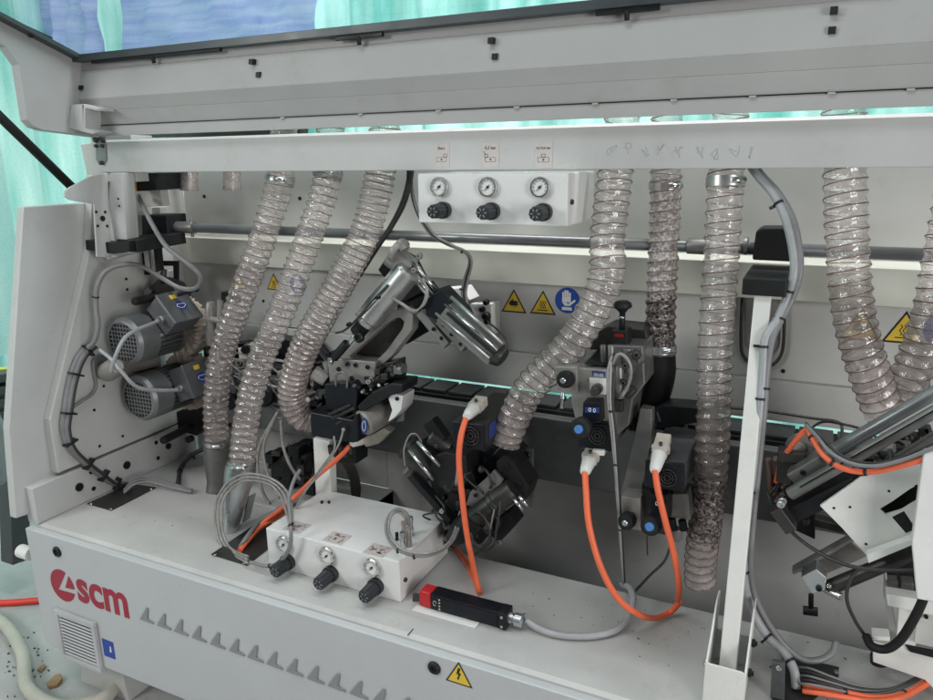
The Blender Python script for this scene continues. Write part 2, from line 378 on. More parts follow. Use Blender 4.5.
# vent grille on front panel
YF = 1.160
def F(x, y, e=0): return P(x, y, Y=YF - e)
a, b_, c, d = F(56.5, 607), F(96.5, 620.5), F(103.5, 669), F(65, 655)
x0, x1, z1, z0 = a.x, b_.x, a.z, d.z
vent = MB(); bw = .014
vent.box((x0, YF - .012, z0), (x1, YF - .0004, z0 + bw)); vent.box((x0, YF - .012, z1 - bw), (x1, YF - .0004, z1))
vent.box((x0, YF - .012, z0 + bw), (x0 + bw, YF - .0004, z1 - bw)); vent.box((x1 - bw, YF - .012, z0 + bw), (x1, YF - .0004, z1 - bw))
vo = obj('vent_grille', vent, 'vent_grey', fp, .002)
mb = MB(); n = 12
mb.box((x0 + bw, YF - .002, z0 + bw), (x1 - bw, YF - .0006, z1 - bw)); obj('backing', mb, 'black', vo)
mb = MB()
for k in range(n):
    z = z0 + bw + (z1 - z0 - 2 * bw) * (k + .5) / n
    mb.obox(V((x0 + x1) / 2, YF - .006, z), V((x1 - x0) / 2 - bw, 0, 0), V(0, .0014, .0020), V(0, -.0005, .0004))
obj('slats', mb, 'vent_grey', vo)
# blue sign by the vent
mb = MB(); q = [F(102, 638), F(113, 641.5), F(117.5, 659), F(106, 655.5)]
mb.box((q[0].x, YF - .0012, q[3].z), (q[1].x, YF - .0002, q[0].z)); sg = tag(obj('information_sticker', mb, 'blue', org=q[0]), 'small square blue sticker beside the vent grille', 'sticker')
mb = MB(); mx = (q[0].x + q[1].x) / 2; mz = (q[0].z + q[3].z) / 2; hw = (q[1].x - q[0].x) / 2
mb.box((mx + hw * .3, YF - .0017, mz - hw * .35), (mx + hw * .5, YF - .0013, mz + hw * .5)); mb.box((mx + hw * .22, YF - .0017, mz - hw * .35), (mx + hw * .3, YF - .0013, mz - hw * .1))
obj('symbol', mb, 'white', sg)
# logo: disc with a slanted L cut out, then lettering
e = .0003
lg = thing('logo', F(62.8, 585.3), 'dark red round emblem and lettering scm on the front panel', 'logo')
CZ = F(62.8, 585.3); R_ = (F(68, 569).z - F(68, 603.5).z) / 2 * .86
def circ(a0, a1, n=28): return [V(CZ.x + R_ * math.cos(math.radians(a0 + (a1 - a0) * k / n)), YF - .001, CZ.z + R_ * math.sin(math.radians(a0 + (a1 - a0) * k / n))) for k in range(n + 1)]
def LP(u, v): return V(CZ.x + R_ * u, YF - .001, CZ.z + R_ * v)
mb = MB()
mb.prism(circ(78, 207) + [LP(-.28, -.28)], (0, .0008, 0))                   # left slice, down to the L's heel
mb.prism([LP(-.80, -.49)] + circ(213, 345)[0:] + [LP(.82, -.27)] , (0, .0008, 0))  # bottom segment
mb.prism([LP(.32, .28), LP(.30, -.10), LP(.93, -.06)] + circ(2, 52, 10), (0, .0008, 0))  # right piece
mb.bm.free()
mb = MB()
mb.prism(circ(64, 214) + [LP(-.42, -.36)], (0, .0008, 0))
mb.prism(circ(214, 343) + [LP(-.42, -.36)], (0, .0008, 0))
mb.prism([LP(.22, -.08)] + circ(0, 50, 12), (0, .0008, 0))
obj('emblem', mb, 'logo_red', lg)
ta, tb = F(77, 600), F(128, 617)
tx = text('lettering', 'scm', 'logo_red', lg, V(F(78.5, 599).x, YF - .0008, F(78.5, 601).z), (1, 0, 0), (0, 0, 1), .127, .028)
tag(tx, 'bold lowercase letters scm')
vs = tx.data.vertices; mn = min(v.co.x for v in vs); mxx = max(v.co.x for v in vs)
want = F(129, 612).x - F(78.5, 596).x
for v in vs: v.co.x = mn + (v.co.x - mn) * want / (mxx - mn)
zz0 = min(v.co.z for v in vs); zz1 = max(v.co.z for v in vs); wantz = F(92, 583).z - F(92, 605.5).z
for v in vs: v.co.z = zz0 + (v.co.z - zz0) * wantz / (zz1 - zz0)
dzf = F(92, 605.5).z - (zz0 + wloc(lg).z)
for v in vs: v.co.z += dzf
# row of embossed angle marks
am = thing('angle_mark', F(145, 615), '', 'mark')
marks = []
mx_px = [(144, 616), (161, 621.5), (178, 628), (196, 634), (214.5, 640), (233.5, 647), (252, 653.5), (271, 660), (291, 666), (312, 673), (333, 680.5), (355, 688), (378, 695.5), (402, 704)]
words = ['first', 'second', 'third', 'fourth', 'fifth', 'sixth', 'seventh', 'eighth', 'ninth', 'tenth', 'eleventh', 'twelfth', 'thirteenth', 'fourteenth']
bpy.data.objects.remove(am)
p0 = F(*mx_px[0])
mb = MB()
mb.prism([F(x, y, .0035) for x, y in [(146, 608), (147.6, 608.6), (147.2, 619.2), (153, 622.6), (153, 624.4), (139.7, 619.4)]], (0, .003, 0))
proto = obj('angle_mark', mb, 'mark_grey', bevel=.0008, org=p0)
x_first = F(*mx_px[0]).x; x_last = F(*mx_px[-1]).x
for i, w_ in enumerate(words):
    o = proto if i == 0 else proto.copy()
    if i: COL.objects.link(o)
    q = F(*mx_px[i]); o.location = V(q.x, YF, p0.z)
    o.location = V(q.x, YF, p0.z)
    tag(o, 'grey angle shaped mark on the front panel, %s from the lettering' % w_, 'mark', 'row of angle marks on the front panel')
def knob_hole(x, y, r):
    mb = MB(); c = F(x, y); mb.lathe(c, c + V(0, -.006, 0), [(0, r), (.5, r), (1, r * .8), (1, r * .5), (.3, r * .45)], 20)
    obj('latch', mb, 'black', fp)
knob_hole(57.5, 551.5, .016); knob_hole(434.5, 667.5, .015)
mb = MB(); c = P(25, 552, Y=1.2); mb.cyl(c + V(-.02, 0, 0), c + V(.03, 0, 0), .02); obj('roller_knob', mb, 'connector_white', fp, .002)

# kick plates and walls
mb = MB(); mb.prism([V(XW + .004, 1.184, .5508), V(XW + .004, 1.79, .5508), V(XW + .004, 1.79, .672), V(XW + .004, 1.184, .661)], (-.045, 0, 0))
kp = hp('kick_plate', mb, 'paint', .002)
def hole(pix, X=None, Y=None, r=.008, parent=H, m='black', d=.002, ring=False):
    p = P(*pix, X=X, Y=Y); n_ = V(1, 0, 0) if X is not None else V(0, -1, 0)
    mb = MB()
    if ring: mb.lathe(p + n_ * .0004, p + n_ * d * 2, [(0, r), (1, r), (1, r * .62), (.2, r * .5)], 18)
    else: mb.cyl(p + n_ * .0004, p + n_ * d, r, seg=14)
    obj('bolt' if ring else 'hole', mb, m, parent)
for p_, r, rg in [((79, 487), .013, 1), ((126.5, 465), .013, 1), ((93.5, 488.5), .007, 0), ((91, 472), .007, 0), ((156, 442.5), .007, 0), ((158, 458), .007, 0), ((168, 446), .011, 1)]:
    hole(p_, X=XW + .004, r=r, ring=rg, parent=kp)
# end panel: outer cover and inner plate
mb = MB(); pts = [P(x, y, X=XW - .02) for x, y in [(32, 207), (104, 202), (104, 300), (62, 420), (62, 500), (30, 492)]]
ep = [P(x, y, X=XW - .03) for x, y in [(32, 207), (18, 430), (31, 518), (62, 500), (150, 460), (215, 430)]] + [V(XW - .03, 2.1, 1.5), P(93, 203, X=XW - .03)]
a = [V(XW - .03, 1.315, 1.44), V(XW - .03, 1.17, .841), V(XW - .03, 1.145, .58), V(XW - .03, 1.9, .50), V(XW - .03, 1.9, 1.44)]
mb.bm.free(); mb = MB(); mb.prism(a, (-.028, 0, 0)); ec = hp('end_panel', mb, 'paint', .003)
mb = MB(); b = [V(XW, 1.477, 1.305), V(XW, 1.271, .839), V(XW, 1.268, .6735), V(XW, 1.86, .677), V(XW, 1.86, 1.52), V(XW, 1.52, 1.52)]
mb.prism(b, (-.0295, 0, 0)); ip = hp('inner_side_plate', mb, 'wall_paint', .0025)
for p_ in [(103.5, 386), (94, 410), (122.5, 436), (99.5, 446), (68, 381), (126, 279), (127, 289.5)]: hole(p_, X=XW, r=.0045, parent=ip)
# rear walls
mb = MB(); mb.box((XW, 1.86, 1.28), (XR, 1.875, 1.62)); rw = hp('upper_rear_wall', mb, 'wall_paint')
mb = MB()
mb.prism([V(XW, y, z) for y, z in [(1.785, 1.232), (1.785, 1.315), (1.859, 1.322), (1.859, 1.232)]], (XR - XW, 0, 0)); hp('ledge_rail', mb, 'pale_band', .002)
zb = .935
mb = MB(); mb.box((XW, 1.822, 1.035), (XR, 1.835, 1.2315)); lw = hp('middle_rear_wall', mb, 'wall_paint')
mb = MB(); mb.box((XW, 1.806, zb), (XR, 1.83, 1.0345)); hp('lower_rear_trim', mb, 'wall_paint', .002)
for p_ in [(204.5, 196.5), (300, 198.5)]: hole(p_, Y=1.86, r=.006, parent=rw)
for p_ in [(263.5, 301), (258.5, 326), (721, 388), (776, 399), (783, 371)]: hole(p_, Y=1.822, r=.005, parent=lw)
mb = MB(); mb.box((-1.15, 1.80, .1), (XR, 1.815, .735)); mb.box((XW, 1.80, .5505), (-1.15, 1.815, .74)); hp('pit_rear_wall', mb, 'pit_paint_shaded')
mb = MB(); mb.box((-1.15, 1.56, .12), (XR, 1.80, .14)); hp('pit_floor', mb, 'pit_paint_shaded')
# front beam and column
mb = MB(); mb.prism([V(-1.925, y, z) for y, z in [(1.53, 1.527), (1.53, 1.612), (1.536, 1.618), (1.60, 1.618), (1.60, 1.60), (1.545, 1.60), (1.545, 1.527)]], (XR + 1.925, 0, 0))
bm_ = hp('front_beam', mb, 'paint', .002)
mb = MB(); mb.box((XW - .02, 1.545, 1.5), (-1.80, 1.62, 1.63)); mb.prism([P(x, y, Y=1.525) for x, y in [(118, 173), (122, 173)]] + [], (0, 0, 0)) if False else None
obj('beam_end', mb, 'paint', H, .002)
mb = MB(); mb.pp([(80, 144), (101, 142), (101, 180), (88, 181)], 1.552, .05); obj('beam_end_plate', mb, 'paint', H, .003)
mb = MB(); p1 = P(115, 173, Y=1.50); p2 = P(128, 257, Y=1.5)
X0, X1 = -1.905, -1.80
mb.box((X0, 1.50, 1.283), (X0 + .04, 1.503, 1.53))
mb.prism([V(X0, 1.50, 1.283), V(X0 + .072, 1.50, 1.290), V(X0 + .062, 1.50, 1.53), V(X0, 1.50, 1.53)], (0, .05, 0)); mb.bm.free()
mb = MB(); mb.prism([P(x, y, Y=1.50) for x, y in [(110, 173), (106, 260), (128, 254), (121, 173)]], (0, .045, 0))
mb.prism([P(x, y, X=P(110, 200, Y=1.5).x - .003) for x, y in [(90, 177), (108, 173), (112, 258), (97, 257), (94, 204), (70, 200), (65, 197), (65, 191), (70, 187)]], (-.006, 0, 0))
cl = hp('column', mb, 'paint', .002)
cxp = P(110, 200, Y=1.5).x - .003
for p_, r in [((102.5, 218.5), .008), ((96, 212), .004), ((105, 212), .004), ((97.5, 226), .004), ((107, 226), .004)]: hole(p_, X=cxp, r=r, parent=cl)
for p_ in [(118.5, 199), (119.5, 206)]: hole(p_, Y=1.5, r=.003, parent=cl)
mb = MB(); mb.pp([(121, 174), (127.5, 174), (129, 192), (122.5, 191)], 1.56, .03); hp('amber_label', mb, 'amber')
mb = MB(); mb.pp([(128, 173), (157, 173), (157, 190), (129, 192)], 1.59, .12); hp('switch_box', mb, 'black', .002)
mb = MB(); mb.pp([(124, 192), (160, 190), (163, 206), (124, 208)], 1.66, .03); mb.pp([(124, 208), (160, 207), (160, 235), (127, 235)], 1.72, .03); hp('inner_bracket', mb, 'wall_paint', .002)
mb = MB(); c = P(130.5, 227.5, Y=1.70); mb.cyl(c + V(0, .002, 0), c + V(0, -.006, 0), .006); hp('lamp_lens', mb, 'curtain_pale')
# black slab left, running front to back
mb = MB(); zt = 1.317
mb.prism([P(x, y, Z=zt) for x, y in [(84, 240), (103, 242), (122, 240)]] + [P(170, 229, Z=zt), P(150, 224, Z=zt), P(100, 236, Z=zt)], (0, 0, -.036)); mb.bm.free()
mb = MB(); mb.pp([(85, 240), (112, 243), (129, 241), (129, 252), (112, 254), (86, 250)], 1.468, .06); hp('support_slab', mb, 'rubber', .002)
mb = MB(); mb.bar(P(127, 246, Y=1.49), P(176, 237, Y=1.66), .034, .09, (1, 0, 0)); hp('support_slab', mb, 'rubber', .002)
mb = MB(); mb.pp([(141, 215), (166, 215), (168, 235), (142, 242)], 1.62, .08); hp('bearing_block', mb, 'black', .004)
mb = MB(); mb.bar(P(148, 241, Y=1.62), P(151, 271, Y=1.62), .022, .022); mb.bar(P(152, 241, Y=1.62), P(155, 269, Y=1.62), .006, .02); hp('spindle', mb, 'bright_metal', .001)
mb = MB(); mb.bar(P(157, 241, Y=1.61), P(160, 270, Y=1.61), .018, .018); hp('guide_rod', mb, 'black', .001)
mb = MB(); mb.pp([(138, 254), (146, 252), (148, 275), (139, 275)], 1.66, .05); hp('guide_block', mb, 'black', .001)
mb = MB(); mb.pp([(160, 261), (177, 261), (177, 305), (174, 305), (173, 266), (160, 266)], 1.7, .01); hp('guide_frame', mb, 'black', .001)
mb = MB(); mb.pp([(137, 274), (160, 272), (162, 330), (140, 330)], 1.68, .06); hp('slide_column', mb, 'wall_paint', .003)
mb = MB(); mb.prism([P(x, y, Y=1.80) for x, y in [(108, 119), (300, 117), (300, 136), (108, 138)]], (0, .04, 0)); hp('top_closing_strip', mb, 'dark_metal')
rs = random.Random(9)
for k, (x, y) in enumerate([(612, 150), (628, 148), (646, 152), (660, 149), (678, 152), (702, 152), (716, 153), (734, 150), (750, 152)]):
    w_ = [P(x + rs.uniform(-5, 6), y + rs.uniform(-6, 7), Y=1.5297) for _ in range(5)]; mb = MB(); mb.tube(w_, .0006, 4, 5); obj('pencil_stroke', mb, 'pencil', bm_)
# long rod with couplers
rd = thing('drive_shaft', P(500, 238, Y=1.66), 'long grey steel shaft running across the bay behind the hoses', 'shaft')
a = P(165, 226.5, Y=1.66); zr = P(500, 239, Y=1.66).z
def RX(x): return V(P(x, 240, Y=1.66).x, 1.66, zr)
mb = MB(); mb.cyl(RX(165), RX(1000), .0128, seg=28); obj('shaft', mb, 'shaft_grey', rd)
for xa, xb in ((166, 196), (688, 712)):
    mb = MB(); mb.cyl(RX(xa), RX(xb), .0175, seg=28); mb.cyl(RX(xb - 3), RX(xb - 3) + V(0, 0, .028), .005); mb.cyl(RX(xb - 3), RX(xb - 3) - V(0, 0, .028), .005); obj('coupler', mb, 'grey_metal', rd, .001)
# pressure beam (feed track) with chain pads
tb_ = thing('feed_track', (-.5, 1.70, .75), 'dark steel feed track beam running along the bay', 'track')
mb = MB(); mb.box((-1.7, 1.66, .742), (XR, 1.78, .915)); obj('beam', mb, 'beam_steel', tb_, .004)
mb = MB(); mb.box((-1.7, 1.69, .9155), (XR, 1.80, .925)); obj('chain_bed', mb, 'rubber', tb_)
mb = MB(); x = -1.6
while x < XR - .1:
    mb.box((x, 1.70, .926), (x + .072, 1.79, .936)); x += .08
obj('chain_pads', mb, 'pad', tb_, .002)['kind'] = 'stuff'
# cover plates on shelf
def plate(pix, m, label, name='cover_plate', t=.003, screws=()):
    mb = MB(); mb.prism([P(x, y, Z=.5505) for x, y in pix], (0, 0, t)); o = tag(obj(name, mb, m, bevel=.001, org=P(*pix[0], Z=.55)), label, 'plate')
    for s_ in screws:
        mb = MB(); c = P(*s_, Z=.5505 + t); mb.lathe(c, c + V(0, 0, .003), [(0, .005), (.7, .0045), (1, .002)], 12); obj('screw', mb, 'bright_metal', o)
plate([(87, 504), (111, 511), (156, 488), (131, 484)], 'dark_metal', 'small dark metal cover plate on the shelf below the side wall', screws=[(91, 504), (111, 509), (151, 489)])
plate([(211, 555), (247, 566), (290, 532), (262, 520)], 'dark_metal', 'dark plate under the cables left of the lower regulator box', screws=[(215, 555), (244, 563)])
# rear end of left shelf, riser
mb = MB(); mb.box((-1.15, 1.5455, .14), (-1.13, 1.80, .5495)); hp('shelf_return', mb)
# seams and scratches on the shelf
mb = MB()
for x_ in (417, ): 
    p = P(x_, 624, Z=.5505); mb.box((p.x, 1.186, .5502), (p.x + .002, 1.212, .5508))
hp('seam', mb, 'black', 0)

# ================================================================ hood
HD = thing('hood', (-.6, 1.5, 1.63), 'raised pale grey hood with a clear window across the top', 'hood')
XH = -1.90
prof = [(1.508, 1.632), (1.508, 1.655), (1.500, 1.657), (1.500, 1.696), (1.462, 1.706), (1.462, 1.722), (1.395, 1.790), (1.385, 1.812), (1.375, 1.828)]
# solve the profile from what is seen at x=470, walking from hinge toward the viewer
seen = [(123, 1.500), (108.5, 1.500), (89.5, 1.485), (73, 1.470), (35, 1.490), (20, 1.495)]
pr_ = [(Y, P(470, y, Y=Y).z) for y, Y in seen]
mb = MB(); n = len(pr_); th = .012
fr = [V(XH, y, z) for y, z in pr_]; bk = [V(XH, y + th, z + .001) for y, z in pr_]
for i in range(n - 1):
    mb.prism([fr[i], fr[i + 1], bk[i + 1], bk[i]], (XR - XH, 0, 0))
obj('inner_panel', mb, 'hood_paint', HD, .001)
mb = MB(); zt_ = P(470, 108.5, Y=1.5).z
mb.box((XH + .03, 1.4975, zt_ - .002), (XR, 1.4998, zt_)); obj('seam', mb, 'black', HD)
mb = MB(); 
for x in range(280, 933, 78):
    p = P(x, 110, Y=1.497); mb.box((p.x, 1.495, zt_ - .004), (p.x + .012, 1.4974, zt_ - .0005))
obj('spot_welds', mb, 'hood_paint', HD)
# glass frame + pane toward viewer and up
gy0, gz0 = pr_[-1]
A = V(XH, gy0 - .008, gz0 + .004); slope = (1.926 - 1.848) / (1.501 - 1.284)
def G(x, y): return V(x, gy0 - .008 - y, gz0 + .004 + y * slope)
XG0 = XH + .02
mb = MB(); mb.prism([G(XG0, 0), G(XR, 0), G(XR, .9), G(XG0, .9)], (0, 0, .004)); obj('window', mb, 'clear_pane', HD)
mb = MB(); mb.bar(G(XH, .004) + V(0, 0, -.006), G(XR, .004) + V(0, 0, -.006), .034, .018, (0, 0, 1)); mb.bar(G(XH + .015, .0) + V(0, 0, -.006), G(XH + .015, .9) + V(0, 0, -.006), .03, .012, (0, 0, 1))
obj('window_seal', mb, 'hood_glass_frame', HD, .001)
mb = MB()
side = [V(XH, 1.50, 1.632), V(XH, 1.49, P(470, 20, Y=1.495).z + .004), V(XH, .60, gz0 + .004 + .88 * slope), V(XH, .60, 1.97), V(XH, 1.284, 1.80 + .02), V(XH, 1.31, 1.65), V(XH, 1.34, 1.642)]
mb.prism([V(XH, y, z) for y, z in [(1.52, 1.625), (1.35, 1.640), (1.325, 1.648), (1.31, 1.665), (1.31, 1.80), (1.284, 1.84), (.70, 2.02), (.70, 2.12), (1.284, 1.922), (1.49, 1.850), (1.52, 1.84)]], (-.03, 0, 0))
obj('side_flap', mb, 'hood_paint', HD, .002)
mb = MB(); mb.prism([P(x, y, Y=1.43) for x, y in [(71, 105), (84, 104), (83, 132), (69, 128)]], (0, .003, 0)); mb.prism([P(x, y, Y=1.43) for x, y in [(82, 104), (98, 108), (98, 111), (85, 108), (85, 128), (98, 132), (92, 134), (83, 132)]], (0, .05, 0))
obj('end_bracket', mb, 'paint', HD, .001)
def clip(x0, y0, x1, y1):
    mb = MB(); a = P(x0, y0, Z=None, Y=1.478); b = P(x1, y1, Y=1.478); b.z = a.z = (a.z + b.z) / 2
    mb.bar(a, b, .018, .010, (0, 1, 0)); c = (a + b) / 2; mb.cyl(c + V(0, -.004, -.004), c + V(0, .0, -.022), .005, seg=12)
    obj('window_clip', mb, 'black', HD, .001)
clip(92, 59, 221, 49); clip(336, 36, 383, 33); clip(596, 10, 660, 6)
mb = MB(); a = P(8, 20, X=XH + .004); b = P(52, 40, X=XH + .004); mb.bar(a, b, .014, .004, (1, 0, 0)); mb.cyl(P(31, 32, X=XH + .006), P(31, 36, X=XH + .02), .006); obj('window_clip', mb, 'black', HD, .001)
for x, y in [(75, 76), (83, 88), (253, 62), (260, 75), (492, 41), (496, 57), (834, 11), (832, 31)]:
    k = (y - 35) / 38; Yc = 1.481; p = P(x, y, Y=Yc)
    mb = MB(); mb.obox(p, V(.006, 0, 0), V(0, .0012, .006), V(0, .009, 0)); obj('clip_nut', mb, 'black', HD)
# hinge
hg = thing('hinge', P(100, 150, Y=1.525), 'small steel hinge plate at the left end of the beam', 'hinge')
mb = MB(); mb.pp([(95, 136), (105, 136), (106.5, 160), (103, 165), (99, 165), (96, 160)], 1.5265, .003); obj('plate', mb, 'grey_metal', hg, .001)
for x, y, r in [(96, 139.5, .009), (103, 139.5, .009), (96.5, 146, .005), (102.5, 146, .005), (102, 163, .006)]:
    mb = MB(); c = P(x, y, Y=1.526); mb.lathe(c, c + V(0, -.008, 0), [(0, r), (.6, r), (1, r * .6)], 14); obj('screw', mb, 'dark_metal', hg)
# gas strut
gs = thing('gas_strut', P(78, 193, Y=1.40), 'black gas strut holding the hood open at far left', 'gas strut')
a = P(77, 192, Y=1.42); b = P(-5, 112, Y=1.22); b2 = b + (b - a) * .6
mb = MB(); mb.cyl(a, b2, .0125); obj('cylinder', mb, 'rubber', gs)
mb = MB(); mb.sphere(a, .016); mb.cyl(a + V(-.02, 0, 0), a + V(.02, 0, 0), .008); obj('ball_joint', mb, 'black', gs)
# ================================================================ hoses
def corr_hose(name, label, pts, pw, m, pitch=.022, parent=None, taper=None, amp=.10, group='clear extraction hoses', wire=.0011, ch=None, cat='hose'):
    """pts: (x, y, Y) as seen; pw: width in photo pixels. Ribbed clear tube with its wire spiral."""
    W = [P(x, y, Y=Y) for x, y, Y in pts]; R = px(W[len(W) // 2], pw) / 2; wire = .0012 if pw > 30 else wire
    q = spline(W, 40); acc = [0]
    for a, b in zip(q, q[1:]): acc.append(acc[-1] + (b - a).length)
    Lh = acc[-1]; n = int(Lh / pitch * 7); seg = 26
    def at(s):
        s = min(max(s, 0), Lh - 1e-6); lo, hi = 0, len(acc) - 1
        while hi - lo > 1:
            md = (lo + hi) // 2
            if acc[md] <= s: lo = md
            else: hi = md
        return q[lo].lerp(q[hi], (s - acc[lo]) / max(1e-9, acc[hi] - acc[lo]))
    root = thing(name, W[-1], label, cat, group)
    mb = MB(); mw = MB(); rings = []; prev = None; frames = []
    rnd = random.Random(len(label) + int(Lh * 1000)); jit = [rnd.uniform(-1, 1) for _ in range(64)]
    for i in range(n + 1):
        s = Lh * i / n; c = at(s); t = (at(s + .004) - at(s - .004)).normalized()
        u = t.orthogonal().normalized() if prev is None else (prev - t * prev.dot(t)).normalized()
        prev = u; v = t.cross(u); frames.append((c, u, v)); ring = []
        for k in range(seg):
            th = 2 * PI * k / seg; phs = (s / pitch) * 2 * PI - th
            rr = R * (1 - amp * (.5 - .5 * math.cos(phs)) ** .8 + .012 * jit[(i * 3 + k * 7) % 64])
            if taper: rr *= taper(i / n)
            ring.append(mb.bm.verts.new(c + (u * math.cos(th) + v * math.sin(th)) * rr))
        rings.append(ring)
    mi = {}
    for A, B in zip(rings, rings[1:]):
        for k in range(seg):
            f = mb.bm.faces.new((A[k], A[(k + 1) % seg], B[(k + 1) % seg], B[k])); f.smooth = True
    hw = []
    turns = Lh / pitch; N_ = int(turns * 14)
    for i in range(N_ + 1):
        fr = i / N_ * n; a = int(min(fr, n - 1)); c, u, v = frames[a]; c2, u2, v2 = frames[min(a + 1, n)]; k = fr - a
        c = c.lerp(c2, k); u = u.lerp(u2, k); v = v.lerp(v2, k); th = 2 * PI * turns * i / N_
        rr = R * 1.008 * (taper(i / N_) if taper else 1)
        hw.append(c + (u * math.cos(th) + v * math.sin(th)) * rr)
    prev = None; rg = []
    for i, c in enumerate(hw):
        t = (hw[min(i + 1, len(hw) - 1)] - hw[max(i - 1, 0)]).normalized()
        u = t.orthogonal() if prev is None else (prev - t * prev.dot(t)); u.normalize(); prev = u; v = t.cross(u)
        rg.append([mw.bm.verts.new(c + (u * math.cos(a) + v * math.sin(a)) * wire) for a in (0, 2 * PI / 3, 4 * PI / 3)])
    for A, B in zip(rg, rg[1:]):
        for k in range(3):
            f = mw.bm.faces.new((A[k], A[(k + 1) % 3], B[(k + 1) % 3], B[k])); f.smooth = True
    sl = obj('sleeve', mb, m, root); obj('wire_spiral', mw, 'wire', root)
    if ch:   # zones full of shavings: (from, to, material)
        for z0, z1, m2 in ch:
            sl.data.materials.append(MATS[m2]); idx = len(sl.data.materials) - 1
            fi = 0
            for i in range(n):
                for k in range(seg):
                    fr_ = i / n + .02 * jit[(k * 5 + i) % 64]
                    if z0 <= fr_ <= z1: sl.data.polygons[fi].material_index = idx
                    fi += 1
    return root, at, Lh, R
def clamp(root, at, s, R, m='zinc', w=.014):
    c = at(s); t = (at(s + .006) - at(s - .006)).normalized(); mb = MB()
    mb.lathe(c - t * w / 2, c + t * w / 2, [(0, R * 1.02), (0, R * 1.06), (1, R * 1.06), (1, R * 1.02)], 32, caps=False)
    sd = t.cross(V(0, 0, 1)) if abs(t.z) < .9 else V(.6, -.8, 0); sd = (sd - t * sd.dot(t)).normalized()
    o = obj('clamp', mb, m, root)
    mb = MB(); mb.cyl(c + sd * R * 1.05 + t.cross(sd) * .012, c + sd * R * 1.05 - t.cross(sd) * .02, .006, seg=12); obj('screw', mb, 'bright_metal', o)
T = 96
h, at, L, R = corr_hose('extraction_hose', 'clear ribbed hose at the far left of the bay, running into a short grey duct', [(287, T, 1.66), (283, 140, 1.655), (279, 185, 1.64), (262, 240, 1.60), (240, 300, 1.58), (223, 350, 1.57), (216, 400, 1.57), (217, 446, 1.57)], 27, 'clear_hose'); clamp(h, at, L * .205, R); clamp(h, at, L * .985, R)
h, at, L, R = corr_hose('extraction_hose', 'second clear ribbed hose from the left, clamped on the bright cone duct', [(332, T, 1.64), (330, 140, 1.63), (326, 185, 1.60), (308, 240, 1.55), (284, 305, 1.51), (261, 360, 1.47), (248, 410, 1.45), (241, 468, 1.43)], 28, 'clear_hose'); clamp(h, at, L * .19, R); clamp(h, at, L * .985, R)
corr_hose('extraction_hose', 'third clear hose from the left, hooking right at its lower end', [(386, T, 1.64), (384, 140, 1.63), (378, 185, 1.60), (364, 235, 1.57), (335, 292, 1.53), (308, 340, 1.51), (295, 375, 1.51), (292, 398, 1.52), (301, 416, 1.54), (322, 420, 1.58), (334, 410, 1.62)], 30, 'clear_hose', pitch=.017, ch=[(.66, 1, 'dusty_hose')])
corr_hose('extraction_hose', 'wide clear hose sweeping down left in front of the blue glove sticker', [(625, T, 1.62), (620, 140, 1.61), (615, 175, 1.59), (608, 235, 1.55), (604, 285, 1.52), (573, 342, 1.50), (530, 388, 1.50), (510, 428, 1.50), (505, 442, 1.50)], 36, 'clear_hose', pitch=.0235, amp=.09, ch=[(.9, 1, 'dusty_hose')])
h, at, L, R = corr_hose('extraction_hose', 'clear hose full of pale shavings joined to a black elbow', [(668, T, 1.66), (667, 140, 1.66), (666, 175, 1.66), (664, 240, 1.66), (661, 300, 1.65), (660, 355, 1.64)], 31, 'clear_hose', ch=[(.3, .93, 'pale_chip_hose'), (.76, .97, 'chip_hose')]); clamp(h, at, L * .975, R, w=.018); clamp(h, at, L * .33, R, 'alu')
mb = MB(); mb.tube([P(660, 355, Y=1.64), P(660, 375, Y=1.64), P(652, 400, Y=1.66), P(632, 420, Y=1.70)], R * 1.0, 24, 10); obj('elbow', mb, 'rubber', h)
h, at, L, R = corr_hose('extraction_hose', 'long straight clear hose with dark chips beside the white post', [(731, T, 1.60), (729, 140, 1.60), (726, 175, 1.59), (721, 260, 1.57), (716, 340, 1.55), (713, 430, 1.54), (708, 500, 1.56), (701, 555, 1.60), (700, 583, 1.62)], 35, 'clear_hose', pitch=.025, ch=[(.55, .72, 'tall_hose'), (.72, .86, 'chip_hose'), (.86, 1, 'dusty_hose')]); clamp(h, at, L * .15, R, 'alu', .02)
corr_hose('extraction_hose', 'wide clear hose with brown dust right of the white post', [(843, T, 1.58), (845, 140, 1.58), (845, 175, 1.57), (847, 240, 1.55), (853, 310, 1.54), (865, 360, 1.55), (884, 412, 1.58)], 41, 'clear_hose', pitch=.023, amp=.09, ch=[(.55, .8, 'tall_hose'), (.8, 1, 'dusty_hose')])
corr_hose('extraction_hose', 'dusty clear hose cut off by the right edge of the photo', [(968, T, 1.58), (962, 170, 1.58), (948, 240, 1.57), (934, 310, 1.56), (917, 360, 1.57), (896, 405, 1.60)], 40, 'clear_hose', pitch=.024, ch=[(.6, 1, 'tall_hose')])
for i, x in enumerate((189, 232)):
    r = thing('hose_stub', P(x, 190, Y=1.70), 'short clear hose stub under the beam, %s of two' % ('left' if i == 0 else 'right'), 'hose', 'short hose stubs')
    a = P(x, 150, Y=1.70); b = P(x, 189.5, Y=1.70); R = px(b, 8.7)
    mb = MB(); mb.lathe(a, b, [(0, R), (.97, R), (1, R * .98)], 24); obj('sleeve', mb, 'dusty_hose', r)
    mb = MB(); mb.lathe(b - (b - a) * .06, b + V(0, 0, -.002), [(0, R * 1.04), (1, R * 1.04)], 24, caps=False); obj('rim', mb, 'tube_smoke', r)
